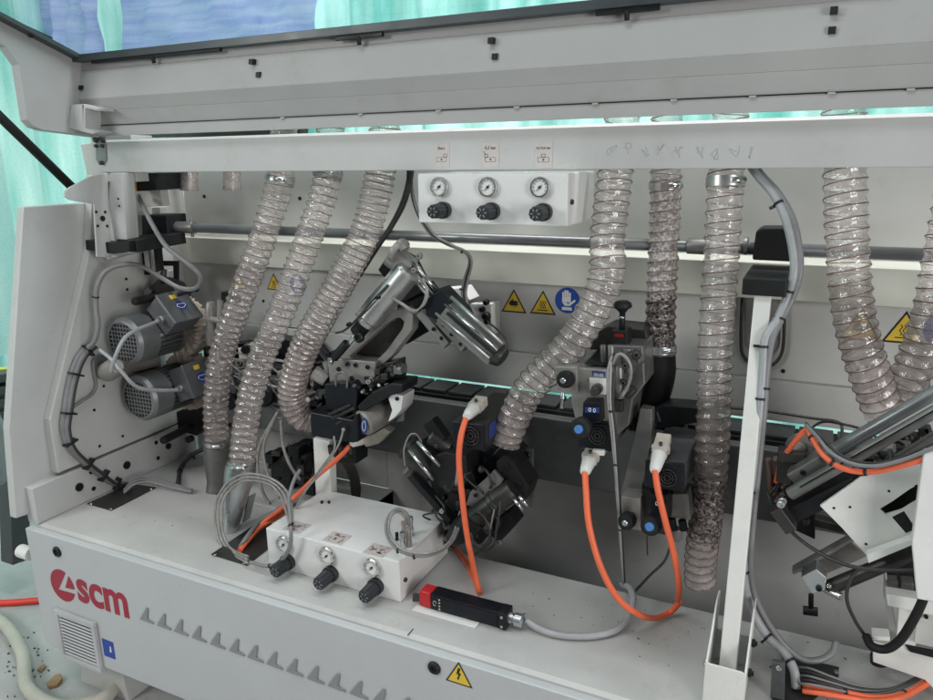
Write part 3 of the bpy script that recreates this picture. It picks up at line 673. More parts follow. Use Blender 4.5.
# metal ducts standing on the shelf
du = thing('suction_duct', P(216, 490, Z=.55), 'dark grey metal duct under the leftmost hose', 'duct')
a = P(217, 444, Y=1.57); b = P(217, 497, Y=1.57); r1 = px(a, 13)
mb = MB(); mb.lathe(a, b, [(0, r1), (.25, r1), (.7, r1 * .75), (1, r1 * .9)], 28); obj('duct', mb, 'grey_metal', du)
du = thing('suction_duct', P(232, 530, Z=.55), 'bright galvanised cone duct tapering down to the shelf', 'duct')
a = P(241, 466, Y=1.43); b = P(229, 534, Y=1.38); r1 = px(a, 15)
mb = MB(); mb.lathe(a, b, [(0, r1), (.12, r1), (1, r1 * .5)], 30); obj('cone', mb, 'zinc', du)
mb = MB(); mb.prism([P(x, y, Y=1.385) for x, y in [(222, 495), (228, 497), (227, 512), (221, 511)]], (0, .004, 0)); obj('tag_plate', mb, 'alu', du, .0006)
mb = MB(); mb.bar(P(252, 495, Y=1.44), P(246, 520, Y=1.44), .004, .03); obj('fin', mb, 'zinc', du)

# ================================================================ pressure regulator boxes
def regulator(name, label, x0, x1, y0, y1, z0, z1, gx, gz, kz, m, r=.0215):
    B = thing(name, ((x0 + x1) / 2, y0, z0), label, 'control box', 'pressure regulator boxes')
    mb = MB(); mb.box((x0, y0, z0), (x1, y1, z1)); cs = obj('casing', mb, m, B, .0025)
    for i, X in enumerate(gx):
        c = V(X, y0, gz); mb = MB()
        mb.lathe(c + V(0, .002, 0), c + V(0, -.011, 0), [(0, r), (.7, r), (1, r * .93), (1, r * .80), (.7, r * .78)], 36, caps=False)
        g = obj('gauge', mb, 'bright_metal', B)
        mb = MB(); mb.cyl(c + V(0, .001, 0), c + V(0, -.0062, 0), r * .79, seg=36); obj('dial', mb, 'white', g)
        mb = MB(); a = math.radians(48); u = V(math.cos(a), 0, math.sin(a))
        mb.prism([c + V(0, -.0075, 0) - u * r * .62, c + V(0, -.0075, 0) + V(u.z, 0, -u.x) * .0012, c + V(0, -.0075, 0) + u * r * .4, c + V(0, -.0075, 0) - V(u.z, 0, -u.x) * .0012], (0, -.0004, 0))
        mb.cyl(c + V(0, -.0064, 0), c + V(0, -.009, 0), .0028, seg=14)
        obj('needle', mb, 'sticker_black', g)
        mb = MB()
        for k in range(-4, 5):
            aa = math.radians(90 + k * 30); d = V(math.cos(aa), 0, math.sin(aa)); t = V(-d.z, 0, d.x)
            mb.obox(c + V(0, -.0065, 0) + d * r * .62, d * r * .09, V(0, .0002, 0), t * .0004)
        obj('scale', mb, 'sticker_black', g)
        k0 = V(X + .008, y0, kz); k = MB(); R1 = .0185 if r < .022 else .0205
        k.lathe(k0 + V(0, .001, 0), k0 + V(0, -.014, 0), [(0, R1), (1, R1), (1, R1 * .8)], 28)
        kb = obj('regulator_collar', k, 'knob_dark', B, .001)
        k = MB(); kp0 = k0 + V(0, -.013, 0); kp1 = k0 + V(0, -.055, 0); seg = 40
        rings = []
        for t, rr in ((0, R1 * .86), (.12, R1 * .9), (.9, R1 * .82), (1, R1 * .74)):
            cc = kp0.lerp(kp1, t); rings.append([k.bm.verts.new(cc + V(math.cos(2 * PI * j / seg), 0, math.sin(2 * PI * j / seg)) * rr * (1 if j % 4 < 2 else .93)) for j in range(seg)])
        for A, C_ in zip(rings, rings[1:]):
            for j in range(seg): k.bm.faces.new((A[j], A[(j + 1) % seg], C_[(j + 1) % seg], C_[j]))
        k.bm.faces.new(rings[-1]); kn = obj('knob', k, 'knob_dark', B)
        k = MB()
        for j in range(6):
            aa = j * PI / 3; k.obox(kp1 + V(math.cos(aa), 0, math.sin(aa)) * R1 * .42 + V(0, -.0003, 0), V(math.cos(aa), 0, math.sin(aa)) * .003, V(0, .0003, 0), V(-math.sin(aa), 0, math.cos(aa)) * .0012)
        obj('embossing', k, 'cable_grey', kn)
    mb = MB(); c = V(x1, y0 + .022, (z0 + z1) / 2 - .005); mb.lathe(c, c + V(.005, 0, 0), [(0, .006), (1, .005), (1, .0025), (.4, .002)], 16); obj('screw', mb, 'dark_metal', B)
    return B
gxs = [P(x, 186, Y=1.45).x for x in (440.5, 489, 541)]
regulator('regulator_box', 'white regulator box with three gauges hanging under the beam', -.815, -.468, 1.45, 1.64, 1.415, 1.5215, gxs, P(489, 187, Y=1.45).z, P(489, 211, Y=1.45).z, 'white_paint')
gxs = [P(285, 543, Y=1.285).x, P(328, 554, Y=1.285).x, P(373, 567, Y=1.285).x]
RB = regulator('regulator_box', 'white regulator box with three gauges standing on the shelf', -1.19, -.80, 1.285, 1.53, .5505, .657, gxs, .627, .580, 'white_paint', .0235)
for x, y in ((322, 503), (329, 503)):
    mb = MB(); c = P(x, y, Z=.657); mb.cyl(c, c + V(0, 0, .006), .004, seg=12); obj('button', mb, 'black', RB)
# labels on top of the lower box and on the beam
def boxlabel(x, y, nm):
    c = P(x, y, Z=.6574); s = thing('label', c, nm, 'label', 'labels above the gauges')
    mb = MB(); mb.box((c.x - .028, c.y - .024, c.z), (c.x + .028, c.y + .024, c.z + .0004)); obj('paper', mb, 'label_paper', s)
    mb = MB(); rr = random.Random(int(x))
    for k in range(26):
        q = c + V(rr.uniform(-.022, .022), rr.uniform(-.018, .018), .0005); mb.obox(q, V(rr.uniform(.001, .005), 0, 0), V(0, rr.uniform(.0008, .003), 0), V(0, 0, .0002))
    o = obj('print', mb, 'faded_print', s)
boxlabel(297, 527, 'faded worn label on the box top above the left gauge'); boxlabel(337, 538, 'faded worn label on the box top above the middle gauge'); boxlabel(378, 550, 'worn label on the box top nearest its right end')
for (x, txt, dd, nm) in ((441.5, '(bar)', .25, 'left label on the beam above the upper regulator box'), (490.5, '0,3 bar', -.25, 'middle label on the beam above the upper regulator box'), (543.5, '0,5-0,6 bar', 0, 'right label on the beam above the upper regulator box')):
    c = P(x, 155, Y=1.5295); s = thing('label', c, nm, 'label', 'labels above the gauges')
    mb = MB(); mb.box((c.x - .020, c.y - .0004, c.z - .027), (c.x + .020, c.y, c.z + .027)); obj('paper', mb, 'label_paper', s)
    text('print', txt, 'sticker_black', s, c + V(0, -.0005, .012), (1, 0, 0), (0, 0, 1), .0095 if len(txt) < 9 else .0075, .0, align='CENTER')
    mb = MB()
    def fr(x0, x1, z0, z1, w=.0007):
        for lo, hi in (((x0, z0), (x1, z0 + w)), ((x0, z1 - w), (x1, z1)), ((x0, z0), (x0 + w, z1)), ((x1 - w, z0), (x1, z1))):
            mb.box((c.x + lo[0], c.y - .0008, c.z + lo[1]), (c.x + hi[0], c.y - .0005, c.z + hi[1]))
    fr(-.013, .013, -.015, -.005); fr(-.0045 + dd * .04, .0045 + dd * .04, -.0049, .002)
    mb.cyl(c + V(0, -.0005, -.010), c + V(0, -.0009, -.010), .002, seg=12)
    if dd < 0: mb.bar(c + V(-.016, -.0006, .008), c + V(-.010, -.0006, -.001), .001, .0004)
    o = obj('symbol', mb, 'sticker_black', s); 
# ================================================================ warning stickers
def tri(c, s, label, sym, Yn=-1):
    r = thing('warning_sticker', c, label, 'warning sign', 'warning stickers')
    def T_(k, o): return [c + V(x * s * k, -o, z * s * k - s * .04) for x, z in ((-.5, -.43), (.5, -.43), (0, .45))]
    mb = MB(); mb.prism(T_(1, .0003), (0, -.0004, 0)); obj('border', mb, 'sticker_black', r)
    mb = MB(); mb.prism([c + V(x * s, -.0009, z * s - s * .04) for x, z in ((-.415, -.375), (.415, -.375), (0, .355))], (0, -.0003, 0)); obj('field', mb, 'yellow', r)
    mb = MB(); q = lambda x, z: c + V(x * s, -.0014, z * s)
    for pl in sym: mb.prism([q(*p_) for p_ in pl], (0, -.0003, 0))
    obj('symbol', mb, 'sticker_black', r)
def wave(x0):
    a = [(x0 + .028 * math.sin(k * 1.25), -.26 + k * .036) for k in range(9)]
    return [(x - .014, z) for x, z in a] + [(x + .014, z) for x, z in a[::-1]]
hot = [wave(-.08), wave(0), wave(.08), [(-.2, -.335), (.2, -.335), (.2, -.305), (-.2, -.305)]]
hand = [[(-.2, -.12), (-.12, -.02), (-.02, .05), (.0, .03), (-.04, -.02), (.12, -.03), (.2, -.08), (.12, -.10), (.22, -.16), (.12, -.16), (.16, -.22), (.05, -.20), (-.05, -.22), (-.15, -.2)], [(.0, -.27), (.1, -.27), (.1, -.25), (.0, -.25)]]
bolt = [[(-.02, .18), (.07, .16), (.01, -.02), (.09, -.02), (-.0, -.22), (.03, -.22), (-.04, -.31), (-.07, -.21), (-.045, -.22), (-.01, -.08), (-.09, -.08)]]
YS = 1.822
def S_(x, y): return P(x, y, Y=YS)
u = px(S_(513, 299), 27) 
tri(S_(514, 300), u, 'yellow triangle with black crushed hand on the rear wall', hand)
tri(S_(543, 301.5), u, 'yellow triangle with heat waves next to the blue glove sign', hot)
tri(S_(274, 281), px(S_(274, 281), 19), 'small yellow heat triangle seen between the two left hoses', hot)
tri(S_(239, 280), px(S_(239, 280), 19), 'yellow triangle mostly hidden behind the leftmost hose', hand)
tri(S_(905, 326), px(S_(905, 326), 38), 'large yellow heat triangle between the two right hoses', hot)
tri(S_(861, 323), px(S_(861, 323), 38), 'yellow triangle hidden behind the wide dusty hose', hand)
tri(P(459, 672, Y=1.1598), px(P(459, 672, Y=1.16), 30), 'yellow triangle with black lightning bolt on the front panel', bolt)
def glove(x, y, w_, label):
    c = S_(x, y); s = px(c, w_) / 2; r = thing('glove_sticker', c, label, 'safety sign')
    mb = MB(); mb.cyl(c + V(0, -.0003, 0), c + V(0, -.0008, 0), s, seg=40); obj('disc', mb, 'sign_blue', r)
    mb = MB(); q = lambda u_, v_: c + V(u_ * s, -.0011, v_ * s)
    for pl in ([(-.42, -.12), (.28, -.12), (.28, .3), (-.42, .3)],) + tuple([(a, .28), (a + .15, .28), (a + .15, b), (a + .03, b + .04), (a, b)] for a, b in ((-.42, .62), (-.245, .78), (-.065, .76), (.115, .6))) + ([(-.42, -.14), (-.2, -.42), (.15, -.42), (.12, -.28), (-.1, -.14)], [(.05, -.42), (.2, -.42), (.68, .0), (.58, .12), (.3, -.1), (.1, -.2)], [(-.42, -.52), (.35, -.52), (.38, -.76), (-.42, -.76)]):
        mb.prism([q(*p_) for p_ in pl], (0, -.0003, 0))
    obj('glove_symbol', mb, 'white', r)
glove(567.5, 300.5, 26, 'round blue sticker with white glove beside two yellow triangles')
glove(298, 284, 20, 'round blue glove sticker seen through the second hose')
glove(944, 330, 36, 'round blue sticker behind the hose at the right edge')

# ================================================================ motors with cloth wheels
def motor(label, lw_, fx, fy, ang, wx, wy):
    c = P(fx, fy, X=-1.84); w_ = P(wx, wy, X=-1.82); ax = V(0, 1, 0); r = .073
    m_ = thing('electric_motor', c, label, 'motor', 'motors on the side wall')
    mb = MB(); mb.lathe(c, c + V(0, .075, 0), [(0, r * .80), (.03, r * .9), (.16, r), (1, r), (1, r * .94)], 44, caps=False); fc = obj('fan_cover', mb, 'fan_grey', m_)
    mb = MB(); mb.cyl(c + V(0, .012, 0), c + V(0, .014, 0), r * .8, seg=40); obj('backing', mb, 'black', fc)
    mb = MB(); h_ = r * .8; k = -h_
    while k < h_:
        wv = math.sqrt(max(0, h_ * h_ - k * k))
        mb.obox(c + V(0, .003, k), V(wv, 0, 0), V(0, .0012, 0), V(0, 0, .0017)); mb.obox(c + V(k, .0032, 0), V(0, 0, wv), V(0, .0012, 0), V(.0017, 0, 0)); k += .0125
    obj('grille', mb, 'fan_grey', fc)
    mb = MB(); mb.lathe(c + V(0, .075, 0), c + V(0, .165, 0), [(0, r * .85), (1, r * .85)], 36)
    for k in range(26):
        a = 2 * PI * k / 26; d = V(math.cos(a), 0, math.sin(a)); t = V(-d.z, 0, d.x)
        mb.obox(c + V(0, .12, 0) + d * r * .9, d * r * .09, V(0, .043, 0), t * .0018)
    obj('finned_body', mb, 'motor_grey', m_)
    mb = MB(); mb.lathe(c + V(0, .165, 0), c + V(0, .20, 0), [(0, r), (.4, r), (.5, r * .8), (1, r * .5)], 36); mb.cyl(c + V(0, .19, 0), c + V(0, .25, 0), .014); obj('end_flange', mb, 'grey_metal', m_)
    # terminal box turned about the motor axis
    a = math.radians(ang); d = V(math.cos(a), 0, math.sin(a)); t = V(-d.z, 0, d.x)
    bc = c + V(0, .135, 0) + d * (r + .028)
    mb = MB(); mb.obox(bc, d * .032, V(0, .053, 0), t * .052); tb = obj('terminal_box', mb, 'motor_grey', m_, .004)
    mb = MB(); mb.obox(bc + d * .035, d * .0035, V(0, .056, 0), t * .055); obj('lid', mb, 'motor_grey', tb, .003)
    fcn = bc + d * .0387
    mb = MB(); N = 30; mb.prism([fcn + V(0, .022 * math.cos(2 * PI * k / N) + .004, 0) + t * .016 * math.sin(2 * PI * k / N) for k in range(N)], d * .0004); obj('badge', mb, 'badge_blue', tb)
    mb = MB(); pts = [fcn + d * .0008 + V(0, .016 * math.cos(2 * PI * k / N) + .004, 0) + t * .0085 * math.sin(2 * PI * k / N) * (1 if k % 10 < 5 else .72) for k in range(N)]
    mb.tube(pts + pts[:1], .0009, 6, 2); obj('emblem', mb, 'white', tb)
    mb = MB(); mb.obox(fcn + V(0, -.004, 0) + t * .035, d * .0004, V(0, .011, 0), t * .007); obj('sticker', mb, 'yellow', tb)
    mb = MB(); g0 = bc + V(0, -.05, 0) - t * .01; mb.lathe(g0, g0 + V(0, -.022, 0), [(0, .012), (.5, .012), (.5, .009), (1, .009)], 6 * 3); obj('cable_gland', mb, 'zinc', tb)
    # bracket to the wall
    mb = MB(); mb.box((XW + .001, c.y + .08, c.z - .05), (c.x - r * .7, c.y + .17, c.z + .05)); obj('bracket', mb, 'cast_metal', m_, .003)
    # pleated cloth wheel
    W_ = thing('cloth_wheel', w_, lw_, 'polishing wheel', 'cloth polishing wheels'); n = 72; RR = .096; mb = MB()
    for side in (-1, 1):
        pass
    rings = []
    for rr, hw_ in ((.035, .012), (.06, .020), (.082, .026), (RR, .020)):
        rings.append((rr, hw_))
    def ring(rr, hh, sg): return [mb.bm.verts.new(w_ + V(math.cos(2 * PI * (k + .25 * math.sin(rr * 90)) / n) * rr * (1 + .02 * math.sin(k * 2.1)), sg * hh + (.005 if k % 2 else -.005) * rr / RR * (1 + .5 * math.sin(k * 1.7)), math.sin(2 * PI * (k + .25 * math.sin(rr * 90)) / n) * rr * (1 + .02 * math.sin(k * 2.1)))) for k in range(n)]
    seq = [ring(rr, hh, -1) for rr, hh in rings] + [ring(rr, hh, 1) for rr, hh in rings[::-1]]
    for A, B in zip(seq, seq[1:]):
        for k in range(n): mb.bm.faces.new((A[k], A[(k + 1) % n], B[(k + 1) % n], B[k]))
    mb.bm.faces.new(seq[0]); mb.bm.faces.new(seq[-1]); obj('cloth', mb, 'pleat', W_)
    mb = MB(); mb.cyl(w_ + V(0, -.028, 0), w_ + V(0, .03, 0), .032); obj('hub', mb, 'dark_metal', W_, .002)
    return c, g0
m1, g1 = motor('upper grey finned motor with mesh fan cover on the side wall', 'upper pleated beige cloth wheel behind the motor', 123, 342, 42, 183, 326)
m2, g2 = motor('lower grey finned motor above the black handle', 'lower pleated beige cloth wheel behind the motor', 138, 399, 20, 190, 380)
def rod_handle(x0, y0, x1, y1, Y0, Y1, label, pw=8):
    a, b = P(x0, y0, Y=Y0), P(x1, y1, Y=Y1); r = px(a, pw) / 2; mb = MB()
    mb.lathe(a, b, [(0, r * .8), (.05, r), (.95, r), (1, r * .8)], 20); tag(obj('handle', mb, 'rubber', org=a), label, 'handle')
rod_handle(133, 302, 168, 294, 1.5, 1.62, 'black rod handle above the upper motor')
rod_handle(162, 441, 192, 426, 1.55, 1.68, 'black rod handle below the lower motor')
# clutter of clamps between the column and the upper motor
cl_ = thing('adjusting_clamp', P(165, 295, Y=1.64), 'dark clamp and levers under the side column', 'clamp')
mb = MB(); mb.pp([(148, 287), (158, 279), (172, 284), (180, 296), (176, 305), (158, 307), (149, 300)], 1.63, .05); obj('body', mb, 'dark_metal', cl_, .003)
mb = MB(); mb.cyl(P(178, 295, Y=1.6), P(196, 289, Y=1.62), .006); mb.sphere(P(196, 289, Y=1.62), .010); obj('lever', mb, 'rubber', cl_)
mb = MB(); mb.cyl(P(162, 283, Y=1.6), P(164, 270, Y=1.6), .009); mb.cyl(P(152, 293, Y=1.6), P(147, 292, Y=1.58), .013); obj('knob', mb, 'dark_metal', cl_)
cl_ = thing('adjusting_clamp', P(185, 432, Y=1.68), 'dark clamp block below the lower motor', 'clamp')
mb = MB(); mb.pp([(176, 412), (205, 400), (206, 425), (196, 436), (178, 430)], 1.70, .06); obj('body', mb, 'black', cl_, .003)
mb = MB(); c = P(192, 438, Y=1.66); mb.cyl(c, c + V(0, -.02, 0), .011); obj('knob', mb, 'rubber', cl_)

# ================================================================ white post with its channel
PT = thing('support_post', (-.085, 1.33, .55), 'square white post standing in a channel on the shelf, right of centre', 'post')
a = P(764, 288, Y=1.535); yf = 1.245
b = P(728, 668, Y=1.30)
mb = MB(); mb.bar(a, b + (b - a) * .02, .031, .031, (0, 1, 0)); obj('bar', mb, 'post_paint', PT, .002)
x0 = P(703, 690, Y=yf).x; x1 = P(745, 690, Y=yf).x; zt = P(725, 668, Y=yf).z; t = .004
zl = P(716, 600, Y=1.36).z
mb = MB()
mb.prism([V(x0, yf, .551), V(x1, yf, .551), V(x1, yf, zt - .004), V(x1 - .008, yf, zt), V(x0 + .008, yf, zt), V(x0, yf, zt + .004)], (0, t, 0))
for xa in (x0, x1 - t): mb.prism([V(xa, yf + t, .551), V(xa, 1.40, .551), V(xa, 1.40, zl), V(xa, 1.36, zl), V(xa, yf + t, zt)], (t, 0, 0))
mb.box((x0 + t, 1.385, .551), (x1 - t, 1.39, .62))
obj('channel', mb, 'post_paint', PT, .0012)
for z_, yy in ((.60, 1.30), (.635, 1.345)):
    mb = MB(); c = V(x1 + .0005, yy, z_); mb.lathe(c, c + V(.010, 0, 0), [(0, .008), (.6, .008), (.6, .005), (1, .005)], 12); obj('bolt', mb, 'black', PT)
mb = MB(); c = V(x0 - .0005, 1.29, .60); mb.lathe(c, c + V(-.007, 0, 0), [(0, .007), (1, .005)], 12); obj('bolt', mb, 'zinc', PT)
SB = thing('bearing_block', P(770, 265, Y=1.66), 'black bearing block on a slab at the top of the white post', 'bearing')
mb = MB(); mb.pp([(756, 231), (762, 228), (786, 228), (791, 233), (793, 262), (752, 260)], 1.63, .07); obj('housing', mb, 'rubber', SB, .004)
mb = MB(); q = P(742, 287, Y=1.50); q2 = P(787, 288, Y=1.50); mb.box((q.x, 1.50, 1.288), (q2.x, 1.70, 1.322)); obj('slab', mb, 'rubber', SB, .003)
mb = MB(); mb.cyl(P(738, 246, Y=1.66), P(754, 247, Y=1.66), .010); mb.cyl(P(744, 246, Y=1.66), P(748, 246, Y=1.66), .019); obj('joint', mb, 'grey_metal', SB, .001)
# lower wall slot with guard behind the post
gd = thing('slot_cover', P(765, 330, Y=1.80), 'rounded dark framed slot cover behind the white post', 'cover')
mb = MB(); mb.tube([P(x, y, Y=1.81) for x, y in [(742, 298), (741, 345), (745, 358), (755, 365), (770, 366), (781, 355), (784, 335), (784, 300)]], .004, 8, 4); obj('frame', mb, 'dark_metal', gd)
mb = MB(); mb.pp([(746, 298), (780, 298), (778, 345), (768, 358), (752, 356), (746, 345)], 1.8205 - .004, .003); obj('panel', mb, 'cast_metal', gd)

# ================================================================ safety switch
SW = thing('safety_switch', P(470, 612, Z=.552), 'black safety switch with a red head lying on the shelf', 'switch')
y0, y1 = 1.288, 1.325; zb_, zt_ = .5545, .592
xr0, xr1, xb1 = -.752, -.722, -.535
mb = MB(); mb.box((-.76, 1.268, .5508), (-.60, 1.29, .5528)); obj('mounting_plate', mb, 'white_paint', SW, .0006)
mb = MB(); mb.box((xr0, y0, zb_), (xr1, y1, zt_)); obj('head', mb, 'red', SW, .003)
mb = MB(); mb.box((xr1 + .0003, y0, zb_), (xb1, y1, zt_)); mb.box((xr1 + .004, y0 - .0015, zb_ + .004), (xb1 - .02, y0 - .0002, zt_ - .005)); bd = obj('body', mb, 'navy', SW, .003)
mb = MB(); mb.box((xb1 - .018, y0 - .003, zb_ - .0005), (xb1 + .001, y1 + .001, zt_ + .001)); obj('end_cap', mb, 'black', bd, .002)
mb = MB()
for k in range(4):
    c = V(xr1 + .024, y0 - .0015, zb_ + .006 + k * .008); mb.cyl(c, c + V(0, -.001, 0), .0026, seg=12)
mb.tube([V(xr1 + .012 + .004 * math.cos(a), y0 - .0018, zb_ + .018 + .006 * math.sin(a)) for a in [k * .7 for k in range(9)]], .001, 6, 3)
for dz_ in (.007, .03): mb.cyl(V(xb1 - .009, y0 - .003, zb_ + dz_), V(xb1 - .009, y0 - .005, zb_ + dz_), .003, seg=12)
obj('screws', mb, 'alu', bd)
mb = MB(); mb.prism([V(xr0 - .022, y0 + .006, zb_ + .0), V(xr0, y0 + .006, zb_ + .006), V(xr0, y0 + .006, zb_ + .026), V(xr0 - .020, y0 + .006, zb_ + .022)], (0, .003, 0)); obj('key_tongue', mb, 'dark_metal', SW, .0006)
mb = MB(); c = V(xb1, (y0 + y1) / 2, (zb_ + zt_) / 2); mb.lathe(c, c + V(.034, 0, 0), [(0, .013), (.3, .013), (.3, .010), (.45, .010), (.45, .015), (.9, .015), (1, .010)], 6 * 4); obj('cable_gland', mb, 'zinc', SW)

# ================================================================ cables
def cable(name, label, pts, pw, m, cat='cable', group=None, ties=(), Z=None, seg=10, res=8):
    W = [P(p_[0], p_[1], Y=p_[2]) if p_[2] > .9 else P(p_[0], p_[1], Z=p_[2]) for p_ in pts]
    r = px(W[len(W) // 2], pw) / 2; q = spline(W, res)
    if ties:
        root = thing(name, W[0], label, cat, group); mb = MB(); mb.tube(W, r, seg, res); obj('sheath', mb, m, root)
        for t in ties:
            i = min(int(t * (len(q) - 2)), len(q) - 2); c = q[i]; d = (q[i + 1] - q[i]).normalized(); mb = MB()
            mb.lathe(c - d * .0022, c + d * .0022, [(0, r * 1.25), (1, r * 1.25)], 12); s_ = d.cross(V(0, -1, 0)).normalized(); mb.obox(c + s_ * r * 1.5, s_ * r * .7, d * .0025, d.cross(s_) * .0025)
            obj('cable_tie', mb, 'sticker_black', root)
        return root
    mb = MB(); mb.tube(W, r, seg, res); return tag(obj(name, mb, m, org=W[0]), label, cat, group)
cable('cable', 'grey cable looping from the switch box down past the left column', [(138, 196, 1.62), (143, 206, 1.56), (152, 224, 1.54), (166, 246, 1.54), (186, 262, 1.54), (200, 276, 1.56), (196, 288, 1.58), (180, 288, 1.60), (160, 277, 1.58), (145, 268, 1.55), (128, 264, 1.5), (108, 270, 1.46), (98, 285, 1.44), (96, 305, 1.43), (98, 325, 1.42), (95, 340, 1.41), (88, 348, 1.40)], 4.6, 'cable_grey', ties=(.8,))
A_ = [(92, 345), (84, 352), (77, 364), (71, 385), (67, 410), (65, 428), (70, 446), (83, 460), (98, 472), (112, 482), (125, 491)]
for k, (o, nm) in enumerate((((-2.2, 0), 'outer grey cable of the clipped bundle on the side wall'), ((1.5, 1), 'inner grey cable of the clipped bundle on the side wall'), ((4.4, 3), 'thin dark cable of the clipped bundle on the side wall'))):
    W = [P(x + o[0], y + o[1] * .6, X=XW + .012 + .006 * k) for x, y in A_]; W[-1].z = .556
    root = thing('cable', W[-1], nm, 'cable', 'cables clipped to the side wall'); mb = MB(); mb.tube(W, (.0085, .0085, .005)[k], 10); obj('sheath', mb, ('cable_grey', 'cable_grey', 'cable_dark')[k], root)
    if k == 1:
        q = spline(W, 8)
        for i in (6, 20, 33, 46, 58, 66, 74):
            if i < len(q) - 1:
                d = (q[i + 1] - q[i]).normalized(); s_ = d.cross(V(1, 0, 0)).normalized(); mb = MB(); mb.obox(q[i] + V(.004, 0, 0), s_ * .02, d * .0028, V(.011, 0, 0)); obj('cable_tie', mb, 'sticker_black', root)
mb = MB(); mb.tube([P(x, y, X=XW + .012) for x, y in [(72, 408), (82, 401), (92, 394), (96, 385), (94, 372), (94, 360), (104, 356), (116, 362)]], .005, 8); tag(obj('cable', mb, 'cable_grey'), 'thin grey cable winding between the two motors on the wall', 'cable')
mb = MB(); mb.tube([g1 + V(0, 0, 0), g1 + V(0, -.03, -.004), P(128, 335, X=-1.72), P(116, 355, X=-1.73), P(111, 372, X=-1.76)], .0055, 8); tag(obj('cable', mb, 'cable_light', org=g1), 'grey cable crossing in front of the upper motor fan', 'cable')
mb = MB(); mb.tube([g2, g2 + V(0, -.03, 0), P(140, 388, X=-1.74), P(122, 372, X=-1.76), P(112, 360, X=-1.80), P(100, 350, X=-1.85)], .0055, 8); tag(obj('cable', mb, 'cable_light', org=g2), 'grey cable crossing above the lower motor', 'cable')
mb = MB(); mb.lathe(P(108, 372, X=-1.9), P(117, 366, X=-1.80), [(0, .03), (.6, .03), (1, .02)], 20); mb.bar(P(100, 372, X=-1.93), P(158, 359, X=-1.93), .045, .03, (1, 0, 0)); tag(obj('motor_bracket', mb, 'cast_metal', bevel=.003, org=P(108, 372, X=-1.9)), 'pale round cast bracket between the two motors', 'bracket')
for k in range(3):
    cable('cable', 'grey cable of the small bundle leaving the dark shelf plate, %s' % ('topmost', 'middle one', 'lowest')[k], [(124, 490 + k * 1.5, .556), (135, 479 + k * 2.5, .58), (150, 478 + k * 2, .575), (170, 483 + k * 2, .565), (192, 490 + k, .56)], 2.6, 'cable_grey', group='cables leaving the shelf plate')
cable('cable', 'dark cable bent up from the shelf toward the leftmost duct', [(178, 484, .56), (181, 468, 1.64), (192, 455, 1.65), (206, 448, 1.67)], 4.5, 'cable_dark', ties=(.3, .7))

def plug(root, x, y, Y, dirp, m1='connector_white', m2='connector', sc=.8):
    """pale multi-pin plug: white cone where the cable enters, beige metal shell behind"""
    a = P(x, y, Y=Y); b = P(dirp[0], dirp[1], Y=dirp[2]); d = (b - a).normalized(); L = (b - a).length
    mb = MB(); mb.lathe(a - d * .004, a + d * L * .45, [(0, .012 * sc), (.25, .0155 * sc), (1, .020 * sc)], 8); obj('plug_cone', mb, m1, root, .0015)
    s_ = d.cross(V(0, 0, 1)).normalized(); t = s_.cross(d)
    mb = MB(); mb.obox(a + d * L * .72, d * L * .28, s_ * .019 * sc, t * .014 * sc); mb.obox(a + d * L * .62, d * .006, s_ * .0235 * sc, t * .010 * sc); pg = obj('plug_shell', mb, m2, root, .002)
    mb = MB(); mb.cyl(a + d * L * .62 + s_ * .0, a + d * L * .62 + t * .0175, .004, seg=10); obj('screw', mb, 'dark_metal', pg)
def ocable(label, pts, pw=8, plugs=(), ties=()):
    W = [P(p_[0], p_[1], Y=p_[2]) if p_[2] > .9 else P(p_[0], p_[1], Z=p_[2]) for p_ in pts]
    root = thing('orange_cable', W[-1], label, 'cable', 'orange power cables'); r = px(W[len(W) // 2], pw * .76) / 2
    mb = MB(); mb.tube(W, r, 12, 10); obj('sheath', mb, 'orange', root)
    for p_ in plugs: plug(root, *p_)
    q = spline(W, 10)
    for t in ties:
        i = int(t * (len(q) - 2)); c = q[i]; d = (q[i + 1] - q[i]).normalized(); mb = MB(); mb.lathe(c - d * .0025, c + d * .0025, [(0, r * 1.3), (1, r * 1.3)], 12); obj('cable_tie', mb, 'sticker_black', root)
    return root
ocable('orange cable hanging from the plug left of the swept hose down to the shelf', [(466, 418, 1.40), (461, 436, 1.38), (459, 460, 1.37), (462, 495, 1.37), (467, 535, 1.38), (474, 570, 1.39), (479, 592, .560)], 8, [(467, 416, 1.40, (482, 400, 1.48), 'connector_white', 'connector')])
ocable('short orange cable coming out of the pit to the shelf right of the box', [(444, 540, 1.62), (455, 548, 1.56), (466, 562, 1.50), (474, 578, 1.43), (480, 592, .558)], 7)
ocable('orange cable making the long loop below the blue knob unit', [(585, 472, 1.38), (586, 490, 1.36), (589, 525, 1.34), (600, 565, 1.33), (617, 597, 1.34), (638, 614, 1.37), (655, 618, .572), (670, 612, .565), (680, 602, .60)], 8.5, [(585, 472, 1.38, (594, 448, 1.46))])
ocable('orange cable falling from the plug beside the long straight hose', [(655, 470, 1.40), (658, 490, 1.39), (665, 520, 1.39), (674, 555, 1.41), (679, 585, 1.43), (678, 600, 1.46)], 8.5, [(655, 470, 1.40, (664, 437, 1.50))])
ocable('orange cable running down left behind the lower regulator box', [(350, 446, 1.50), (336, 460, 1.50), (318, 475, 1.49), (300, 492, 1.47), (280, 510, 1.44), (262, 524, .575), (248, 540, .565)], 6.5, [(353, 443, 1.50, (366, 437, 1.56))])
